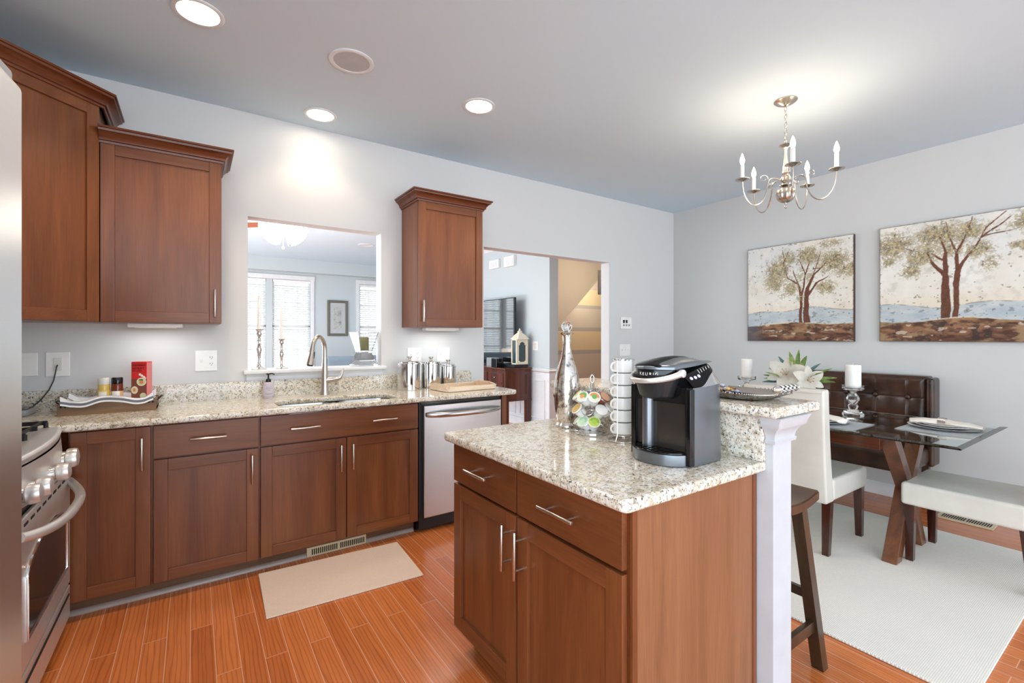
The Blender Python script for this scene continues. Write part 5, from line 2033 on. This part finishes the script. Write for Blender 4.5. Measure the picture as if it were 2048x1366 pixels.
br1 = [((.55, .15), (.545, .47), .026, .016), ((.50, .15), (.505, .40), .015, .010), ((.545, .47), (.60, .60), .014, .009), ((.505, .40), (.47, .52), .010, .007), ((.545, .40), (.62, .52), .011, .008),
       ((.60, .60), (.70, .70), .008, .004), ((.47, .52), (.38, .60), .007, .004), ((.505, .40), (.53, .62), .009, .006), ((.53, .62), (.50, .74), .006, .004), ((.62, .52), (.72, .58), .007, .003),
       ((.53, .62), (.60, .78), .006, .003), ((.47, .52), (.43, .66), .005, .003), ((.38, .60), (.34, .74), .004, .002), ((.60, .60), (.66, .80), .005, .002), ((.60, .66), (.70, .66), .005, .002), ((.34, .74), (.40, .86), .004, .002), ((.36, .76), (.33, .86), .004, .002)]
bl1 = [(.30, .66, .14, .13, 1), (.26, .55, .12, .10, .9), (.42, .50, .11, .10, .85), (.55, .78, .12, .10, 1), (.76, .70, .14, .11, 1), (.88, .62, .10, .07, 1), (.70, .48, .10, .08, .9), (.38, .78, .12, .08, .8), (.50, .40, .06, .06, .7), (.74, .86, .12, .05, .7), (.52, .60, .12, .10, .7), (.33, .43, .06, .05, .6)]
canvas('square canvas of a brown tree, left of the two wall paintings', 2.534, 1.620, 1.250, 2.164, .55, 5, br1, bl1)
br2 = [((.40, .15), (.405, .48), .030, .020), ((.455, .15), (.465, .52), .018, .014), ((.405, .48), (.33, .60), .016, .010), ((.405, .48), (.41, .66), .015, .010), ((.465, .52), (.47, .66), .013, .009),
       ((.465, .52), (.56, .66), .011, .006), ((.33, .60), (.30, .68), .008, .004), ((.41, .60), (.33, .66), .008, .004), ((.41, .66), (.38, .78), .008, .005), ((.47, .66), (.52, .76), .008, .005), ((.47, .66), (.43, .78), .007, .004),
       ((.56, .66), (.62, .80), .006, .003), ((.60, .74), (.74, .86), .006, .003), ((.60, .74), (.78, .78), .005, .002), ((.62, .80), (.72, .90), .005, .002), ((.52, .76), (.55, .90), .005, .002), ((.43, .78), (.40, .90), .005, .002), ((.38, .78), (.30, .82), .005, .002), ((.22, .70), (.12, .74), .004, .002)]
bl2 = [(.10, .76, .14, .12, 1), (.26, .66, .13, .10, .9), (.20, .55, .09, .07, .8), (.36, .80, .16, .09, 1), (.52, .80, .14, .09, .9), (.58, .66, .10, .08, .8), (.64, .56, .07, .07, .7), (.86, .82, .14, .09, 1), (.80, .66, .09, .05, .8), (.30, .70, .10, .08, .8), (1.02, .74, .10, .10, .8), (.44, .68, .12, .07, .7), (.06, .64, .07, .06, .8)]
canvas('wide canvas of a brown tree, right of the two wall paintings', 1.440, .275, 1.254, 2.170, .43, 9, br2, bl2)

# ================================================================== CEILING
def downlight(x, y, lab, watts):
    t = thing('recessed_light', lab, 'ceiling light', (x, y, ZC), group='recessed ceiling lights')
    b = MB(); b.lathe([(.100, 0), (.101, -.004), (.096, -.007), (.082, -.006), (.078, .0), (.100, 0)], (x, y, ZC), 40); part(t, 'trim_ring', b, m['white'])
    b = MB(); b.lathe([(0, -.0035), (.0795, -.0035), (.0795, -.001), (0, -.001)], (x, y, ZC), 32); part(t, 'lens', b, m['downlight'])
    l = lamp('recessed_or_fill_lamp', 'SPOT', (x, y, ZC - .02), watts, WARM, shadow_soft_size=.07)
    l.data.spot_size = math.radians(118)
    l.data.spot_blend = .55
    return t


downlight(.018, 2.501, 'recessed ceiling light at the top left, nearest the refrigerator', 26)
downlight(.682, 3.206, 'recessed ceiling light close to the wall above the pass-through', 5.5)
downlight(1.476, 2.523, 'recessed ceiling light between the round speaker and the chandelier', 18)
for x_ in (.018, 1.476):                        # unseen spots added as fill over the cook and the island
    l_ = lamp('recessed_or_fill_lamp', 'SPOT', (x_, 1.04, ZC - .01), 12, (1.0, .90, .78), shadow_soft_size=.09)
    l_.data.spot_size = math.radians(140); l_.data.spot_blend = .7
t = thing('ceiling_speaker', 'round grey ceiling speaker with a white rim', 'speaker', (.685, 2.492, ZC))
b = MB(); b.lathe([(.112, 0), (.113, -.004), (.106, -.008), (.092, -.006), (.090, -.002), (.112, 0)], (.685, 2.492, ZC), 44); part(t, 'rim', b, m['white'])
b = MB(); b.lathe([(0, -.006), (.06, -.0055), (.0915, -.004), (.0915, -.001), (0, -.001)], (.685, 2.492, ZC), 40); part(t, 'grille', b, plain('speaker_mesh', (186, 190, 194), .6))

# chandelier
hx, hy = 2.992, 1.406
t = thing('chandelier', 'brushed nickel five arm chandelier with lit candle bulbs', 'chandelier', (hx, hy, ZC))
b = MB(); b.lathe([(0, 0), (.064, 0), (.064, -.006), (.050, -.018), (.022, -.030), (.008, -.038), (0, -.038)], (hx, hy, ZC), 32); part(t, 'canopy', b, m['nickel'])
b = MB()
zz = ZC - .040
k = 0
while zz > 2.505:
    pts = []
    for q in range(16):
        a = 2 * math.pi * q / 16
        u_, v_ = .0075 * math.cos(a), .0150 * math.sin(a)
        pts.append((hx + (u_ if k % 2 else 0), hy + (0 if k % 2 else u_), zz - .012 + v_))
    b.tube(pts, .0017, 6, closed=True)
    zz -= .0235; k += 1
part(t, 'chain', b, m['nickel'])
b = MB()
b.tube([(hx + .012 * math.cos(q / 16 * 6.2832), hy, 2.488 + .012 * math.sin(q / 16 * 6.2832)) for q in range(16)], .002, 6, closed=True)
b.lathe([(0, 2.478), (.012, 2.476), (.034, 2.468), (.038, 2.462), (.030, 2.458), (.014, 2.448), (.009, 2.42), (.011, 2.36), (.016, 2.31), (.020, 2.292), (.012, 2.282), (.022, 2.272), (.028, 2.262), (.028, 2.245), (.014, 2.235), (.034, 2.222), (.036, 2.216), (.016, 2.212), (0, 2.21)], (hx, hy, 0), 24)
part(t, 'column', b, m['nickel'])
b = MB()
def lobed(u, v):
    a = 2 * math.pi * u; p = math.pi * v
    r = .053 * math.sin(p) * (1 - .07 * abs(math.sin(6 * a)) ** .5)
    return (hx + r * math.cos(a), hy + r * math.sin(a), 2.162 + .052 * math.cos(p))
b.grid(lobed, 72, 16, closed_u=True); part(t, 'ball', b, m['nickel'])
b = MB(); b.tube([(hx + .013 * math.cos(q / 16 * 6.2832), hy, 2.090 + .013 * math.sin(q / 16 * 6.2832)) for q in range(16)], .0024, 6, closed=True)
b.lathe([(0, 2.115), (.008, 2.114), (.005, 2.106), (.004, 2.102), (0, 2.10)], (hx, hy, 0), 12); part(t, 'finial', b, m['nickel'])
RB, ZB = .257, 2.256
for ang in (70.4, 141.5, 213, 286, 357.5):
    a = math.radians(ang)
    c, s = math.cos(a), math.sin(a)
    P = lambda r, z: (hx + r * c, hy + r * s, z)
    arm = []
    ctrl = [(.028, 2.252), (.060, 2.262), (.085, 2.262), (.102, 2.245), (.108, 2.215), (.115, 2.175), (.135, 2.130), (.168, 2.102), (.203, 2.106), (.234, 2.142), (.252, 2.195), (RB, ZB - .006)]
    # Catmull-Rom through the control points
    for i in range(len(ctrl) - 1):
        p0, p1, p2, p3 = ctrl[max(0, i - 1)], ctrl[i], ctrl[i + 1], ctrl[min(len(ctrl) - 1, i + 2)]
        for q in range(5):
            u = q / 5
            f = lambda w0, w1, w2, w3: .5 * (2 * w1 + (w2 - w0) * u + (2 * w0 - 5 * w1 + 4 * w2 - w3) * u * u + (3 * w1 - w0 - 3 * w2 + w3) * u ** 3)
            arm.append(P(f(p0[0], p1[0], p2[0], p3[0]), f(p0[1], p1[1], p2[1], p3[1])))
    arm.append(P(*ctrl[-1]))
    b = MB(); b.tube(arm, .0042, 8)
    sc_pts = []
    for q in range(22):
        w_ = q / 21; an = math.radians(195 - 430 * w_); rr = .026 * (1 - .72 * w_)
        sc_pts.append(P(.112 + .018 + rr * math.cos(an) * 1.0, 2.262 + rr * math.sin(an)))
    b.tube(sc_pts, .0026, 6)
    am = part(t, 'arm', b, m['nickel'])
    b = MB(); x, y = hx + RB * c, hy + RB * s
    b.lathe([(0, ZB - .010), (.010, ZB - .008), (.020, ZB - .002), (.034, ZB + .004), (.041, ZB + .003), (.041, ZB + .006), (.030, ZB + .008), (.012, ZB + .006), (0, ZB + .006)], (x, y, 0), 24)
    part(am, 'drip_pan', b, m['nickel'])
    b = MB(); b.lathe([(0, ZB + .004), (.0115, ZB + .004), (.0115, ZB + .092), (.006, ZB + .095), (0, ZB + .095)], (x, y, 0), 16); part(am, 'candle_sleeve', b, m['plastic_white'])
    b = MB(); b.lathe([(0, ZB + .093), (.007, ZB + .095), (.0135, ZB + .112), (.0140, ZB + .122), (.010, ZB + .140), (.0045, ZB + .156), (0, ZB + .165)], (x, y, 0), 14); part(am, 'bulb', b, m['bulb'])
    lamp('candle_bulb_lamp', 'POINT', (x, y, ZB + .185), .55, (1.0, .82, .66), shadow_soft_size=.012)

# ================================================================== LIVING ROOM
# ceiling fan
ax, ay = .84, 5.80
t = thing('ceiling_fan', 'ceiling fan with lit frosted shades and brown blades in the living room', 'ceiling fan', (ax, ay, ZC))
b = MB(); b.lathe([(0, ZC), (.075, ZC), (.075, ZC - .03), (.02, ZC - .04), (.02, ZC - .07), (.10, ZC - .08), (.12, ZC - .12), (.11, ZC - .17), (.05, ZC - .19), (.05, ZC - .215), (0, ZC - .22)], (ax, ay, 0), 28); part(t, 'motor', b, m['nickel'])
for k in range(5):
    a = math.radians(-4 + 72 * k)
    Mb = T(ax, ay, 2.563) @ RZ(a)
    b = MB(Mb); b.box(.08, .22, -.018, .018, -.004, .004, .002); br = b
    ir = part(t, 'blade_iron', b, m['nickel'])
    b = MB(Mb @ RX(math.radians(11)))
    b.prism([(.20, -.05)] + [(.60, -.07)] + arc(.63, 0, .075, -70, 70, 8) + [(.60, .07), (.20, .05)], -.004, .004, .001)
    part(ir, 'blade', b, plain('walnut_blade', (120, 62, 34), .4))
for k in range(4):
    a = math.radians(35 + 90 * k)
    Ms = T(ax + .07 * math.cos(a), ay + .07 * math.sin(a), 2.535) @ RZ(a) @ RY(math.radians(-58)) @ Matrix.Scale(1.45, 4)
    b = MB(Ms)
    b.lathe([(.022, 0), (.045, -.015), (.070, -.055), (.092, -.105), (.089, -.105), (.066, -.053), (.042, -.013), (.02, .002)], seg=24)
    part(t, 'shade', b, m['shade_lit'])
b = MB()
for dx, dz in ((-.01, 2.30), (.055, 2.34)):
    b.cyl((ax + dx, ay - .04, 2.50), (ax + dx, ay - .04, dz), .0012, seg=5); b.sph((ax + dx, ay - .04, dz - .012), .014, 10)
part(t, 'pull_chain', b, m['nickel'])
lamp('fan_lamp', 'POINT', (ax, ay, 2.30), 34, (1.0, .90, .76), shadow_soft_size=.10)
t = thing('ceiling_speaker', 'white round speaker flush in the living room ceiling', 'speaker', (2.247, 7.36, ZC))
b = MB(); b.lathe([(.12, 0), (.121, -.004), (.112, -.008), (.098, -.006), (.096, -.002), (.12, 0)], (2.247, 7.36, ZC), 36); part(t, 'rim', b, m['white'])
b = MB(); b.lathe([(0, -.005), (.097, -.004), (.097, -.001), (0, -.001)], (2.247, 7.36, ZC), 30); part(t, 'grille', b, m['white'])

# framed print between the windows
t = thing('framed_print', 'small grey framed print between the living room windows', 'picture', (2.36, FY, 1.303))
b = MB()
x0, x1, z0, z1 = 2.165, 2.558, 1.303, 2.008
for xa, xb, za, zb in ((x0, x0 + .05, z0, z1), (x1 - .05, x1, z0, z1), (x0 + .05, x1 - .05, z0, z0 + .05), (x0 + .05, x1 - .05, z1 - .05, z1)):
    b.box(xa, xb, FY - .035, FY - .001, za, zb, .008, 3)
part(t, 'frame', b, plain('pewter_frame', (112, 108, 98), .35, .5))
b = MB(); b.box(x0 + .045, x1 - .045, FY - .018, FY - .002, z0 + .045, z1 - .045); part(t, 'mat_board', b, plain('grey_mat', (186, 190, 192), .8))
pr = NT('faded_print'); f_ = pr.noise(pr.co(), 16, 6, .7); pr.set(col=pr.ramp(f_, [(.3, lin(96, 104, 106)), (.55, lin(190, 192, 186)), (.75, lin(140, 146, 140))]), rough=.6)
b = MB(); b.box(x0 + .125, x1 - .125, FY - .021, FY - .017, z0 + .13, z1 - .135); part(t, 'print', b, pr.m)

# side table, lamp and sofa
t = thing('side_table', 'small side table under the lamp by the living room windows', 'table', (1.63, 8.8, 0))
b = MB(); b.lathe([(0, .56), (.22, .56), (.22, .585), (0, .585)], (1.63, 8.8, 0), 28); part(t, 'table_top', b, m['console'])
b = MB(); b.lathe([(0, 0), (.16, 0), (.15, .02), (.03, .04), (.022, .30), (.03, .54), (.05, .56), (0, .56)], (1.63, 8.8, 0), 20); part(t, 'pedestal', b, m['console'])
t = thing('table_lamp', 'table lamp with a pale drum shade by the living room windows', 'lamp', (1.63, 8.8, .585))
b = MB(); b.lathe([(0, .585), (.06, .586), (.06, .60), (.02, .62), (.04, .68), (.05, .72), (.03, .78), (.008, .80), (.008, .88), (0, .88)], (1.63, 8.8, 0), 20); part(t, 'base', b, m['silver'])
b = MB(); b.lathe([(.118, .815), (.108, 1.014), (.106, 1.014), (.116, .815), (.118, .815)], (1.63, 8.8, 0), 30); part(t, 'shade', b, m['lampshade'])
t = thing('sofa', 'blue grey sofa seen from behind through the pass-through', 'sofa', (2.35, 7.7, 0))
b = MB(); b.box(1.66, 3.3, 7.47, 7.70, .10, .985, .07, 5); part(t, 'backrest', b, m['fabric_blue'])
b = MB(); b.box(1.66, 3.3, 7.66, 8.35, .10, .48, .05, 4); part(t, 'seat', b, m['fabric_blue'])
for xa, xb in ((1.55, 1.72), (3.24, 3.41)):
    b = MB(); b.box(xa, xb, 7.48, 8.36, .08, .66, .06, 4); part(t, 'armrest', b, m['fabric_blue'])
for x in (1.66, 3.3):
    for y in (7.55, 8.28):
        b = MB(); b.cyl((x, y, 0), (x, y, .11), .02, .028, 12); part(t, 'foot', b, m['espresso'])

# console, television and what stands there
CX0, CX1, CY0, CY1, CZ = 3.475, 3.915, 5.245, 6.95, .862
t = thing('media_console', 'dark mahogany console cabinet under the television', 'cabinet', ((CX0 + CX1) / 2, 6.1, 0))
b = MB(); b.box(CX0, CX1, CY0, CY1, .42, CZ - .03, .003); part(t, 'body', b, m['console'])
b = MB(); b.box(CX0 - .02, CX1 + .005, CY0 - .02, CY1 + .02, CZ - .03, CZ, .008, 3); part(t, 'top', b, m['console'])
b = MB(); b.box(CX0 - .012, CX1 + .004, CY0 - .012, CY1 + .012, .405, .425, .006, 3); part(t, 'moulding', b, m['console'])
b = MB()
for za, zb in ((.46, .50), (.76, .80)): b.box(CX0 + .05, CX1 - .05, CY0 - .008, CY0 + .002, za, zb, .002)
for xa in (CX0 + .05, CX1 - .09): b.box(xa, xa + .04, CY0 - .0085, CY0 + .002, .50, .76, .002)
part(t, 'side_panel', b, m['console'])
for k in range(4):
    y0_ = CY0 + .05 + k * .41
    b = MB(); b.box(CX0 - .012, CX0 + .002, y0_, y0_ + .37, .655, .795, .003); d = part(t, 'drawer', b, m['console'])
    b = MB(); b.sph((CX0 - .022, y0_ + .185, .725), .011, 10); part(d, 'knob', b, m['nickel'])
    b = MB(); b.box(CX0 - .010, CX0 + .002, y0_, y0_ + .37, .45, .64, .003); part(t, 'door', b, m['console'])
for x in (CX0 + .035, CX1 - .035):
    for y in (CY0 + .04, CY1 - .04):
        b = MB(); b.box(x - .034, x + .034, y - .034, y + .034, 0, .41, .003)
        part(t, 'leg', b, m['console'])
t = thing('television', 'flat black television on the console, reflecting a window', 'television', (3.77, 6.21, CZ))
b = MB(); b.box(3.752, 3.79, 5.428, 7.00, .922, 1.852, .006, 3); part(t, 'bezel', b, m['black_gloss'])
b = MB(); b.box(3.749, 3.755, 5.442, 6.986, .938, 1.838); part(t, 'screen', b, m['screen'])
b = MB(); b.box(3.755, 3.785, 6.12, 6.30, CZ + .01, .93, .004); b.box(3.66, 3.88, 5.98, 6.44, CZ + .0005, CZ + .014, .004); part(t, 'stand', b, m['black_gloss'])
b = MB(); b.box(3.63, 3.87, 5.255, 5.66, CZ + .0005, CZ + .042, .005); solo('media_box', b, m['black'], 'flat black box under the lantern on the console', 'media player')
# lantern
qx, qy, qz = 3.775, 5.325, CZ + .0425
t = thing('lantern', 'cream metal lantern with cut-out panels beside the television', 'lantern', (qx, qy, qz))
b = MB(); b.box(qx - .10, qx + .10, qy - .065, qy + .065, qz, qz + .018, .003); b.box(qx - .098, qx + .098, qy - .063, qy + .063, qz + .335, qz + .352, .003)
for sx in (-1, 1):
    for sy in (-1, 1): b.box(qx + sx * .090 - .010, qx + sx * .090 + .010, qy + sy * .055 - .009, qy + sy * .055 + .009, qz, qz + .34, .002)
part(t, 'frame', b, m['cream_metal'])
b = MB(); b.lathe([(.142, .350), (.115, .372), (.072, .415), (.035, .440), (.030, .450), (.038, .456), (.018, .470), (.010, .482), (.014, .492), (0, .505)], (qx, qy, qz), 4, M=T(qx, qy, 0) @ RZ(math.radians(45)) @ T(-qx, -qy, 0), sy=1.0)
part(t, 'roof', b, m['cream_metal'], angle=20)
for yy in (qy - .058, qy + .058):
    b = MB()
    cut = [(-.058, .05), (-.04, .05), (-.04, .035), (.04, .035), (.04, .05), (.058, .05), (.058, .27), (.04, .27), (.04, .295), (0, .315), (-.04, .295), (-.04, .27), (-.058, .27)]
    RM = Matrix(((1, 0, 0, 0), (0, 0, 1, 0), (0, 1, 0, 0), (0, 0, 0, 1)))
    b.slab([(-.082, .015), (.082, .015), (.082, .338), (-.082, .338)], cut, -.003, .003, 0)
    bmesh.ops.transform(b.bm, matrix=T(qx, yy, qz) @ RM, verts=b.bm.verts)
    part(t, 'cutout_panel', b, m['cream_metal'])
b = MB()
for s in (-1, 1): b.box(qx + s * .088 - .002, qx + s * .088 + .002, qy - .046, qy + .046, qz + .018, qz + .335)
for s in (-1, 1): b.box(qx - .08, qx + .08, qy + s * .050 - .0015, qy + s * .050 + .0015, qz + .018, qz + .335)
part(t, 'glass_pane', b, plain('smoky_pane', (70, 92, 92), .08, alpha=.55))
# small things on the console
t = thing('tealight_holder', 'mirrored mosaic cube candle holder on the console by the doorway', 'candle holder', (3.60, 5.76, CZ + .0005))
b = MB(); z_ = CZ + .0005
for k in range(6):
    for j in range(4):
        b.box(3.535 + .001, 3.538, 5.70 + k * .022, 5.70 + k * .022 + .020, z_ + .008 + j * .028, z_ + .008 + j * .028 + .026, .001)
        b.box(3.54 + k * .022, 3.54 + k * .022 + .020, 5.696, 5.699, z_ + .008 + j * .028, z_ + .008 + j * .028 + .026, .001)
b.box(3.538, 3.67, 5.699, 5.835, z_, z_ + .122, .002)
part(t, 'cube', b, m['silver'])
b = MB(); b.box(3.56, 3.70, 5.50, 5.64, CZ + .0425, CZ + .13, .004) if False else b.box(3.50, 3.62, 5.50, 5.64, CZ + .0005, CZ + .12, .006)
solo('dark_box', b, m['black_gloss'], 'small glossy black box between the mirrored cube and the lantern', 'box')

# wall things by the stairs
def side_plate(name, lab, cat, y0, y1, z0, z1, th=.03):
    t = thing(name, lab, cat, (3.95, (y0 + y1) / 2, z0))
    b = MB(); b.box(3.95 - th, 3.9499, y0, y1, z0, z1, .006, 3); part(t, 'case', b, m['plastic_white'])
    return t


tt = side_plate('door_chime', 'small square white chime box high on the living room wall', 'chime', 6.09, 6.37, 2.365, 2.50, .04)
b = MB(); b.box(3.905, 3.911, 6.14, 6.32, 2.39, 2.475, .002); part(tt, 'cover', b, m['white'])
tt = side_plate('smoke_alarm', 'larger white rounded box beside the chime, high on the living room wall', 'alarm', 5.66, 5.93, 2.345, 2.50, .05)
b = MB(); b.box(3.895, 3.901, 5.69, 5.90, 2.365, 2.48, .002); part(tt, 'cover', b, m['white'])
tt = side_plate('wall_outlet', 'white outlet plate on the living room wall beside the lantern', 'outlet', 5.13, 5.25, 1.10, 1.225, .007)
b = MB(); b.box(3.939, 3.944, 5.17, 5.21, 1.12, 1.155, .002); b.box(3.939, 3.944, 5.17, 5.21, 1.17, 1.205, .002); part(tt, 'socket', b, m['cream_metal'])
t = thing('hall_picture', 'narrow grey canvas hanging in the stair hall beyond the doorway', 'picture', (6.05, 5.9, 2.03))
pg = NT('grey_abstract'); f_ = pg.noise(pg.co((5, 5, 1.2)), 2.0, 5, .65); pg.set(col=pg.ramp(f_, [(.3, lin(84, 88, 88)), (.6, lin(150, 152, 150)), (.8, lin(190, 184, 170))]), rough=.7)
b = MB(); b.box(5.86, 6.26, 5.86, 5.899, 2.03, 2.455, .003); part(t, 'canvas', b, pg.m)
t = thing('motion_sensor', 'small white sensor above the grey canvas in the stair hall', 'sensor', (5.97, 5.9, 2.50))
b = MB(); b.sph((5.99, 5.87, 2.545), (.05, .03, .055), 16); part(t, 'housing', b, m['plastic_white'])
b = MB(); b.cyl((5.99, 5.87, 2.545), (5.99, 5.898, 2.545), .03, seg=14); part(t, 'bracket', b, m['plastic_white'])
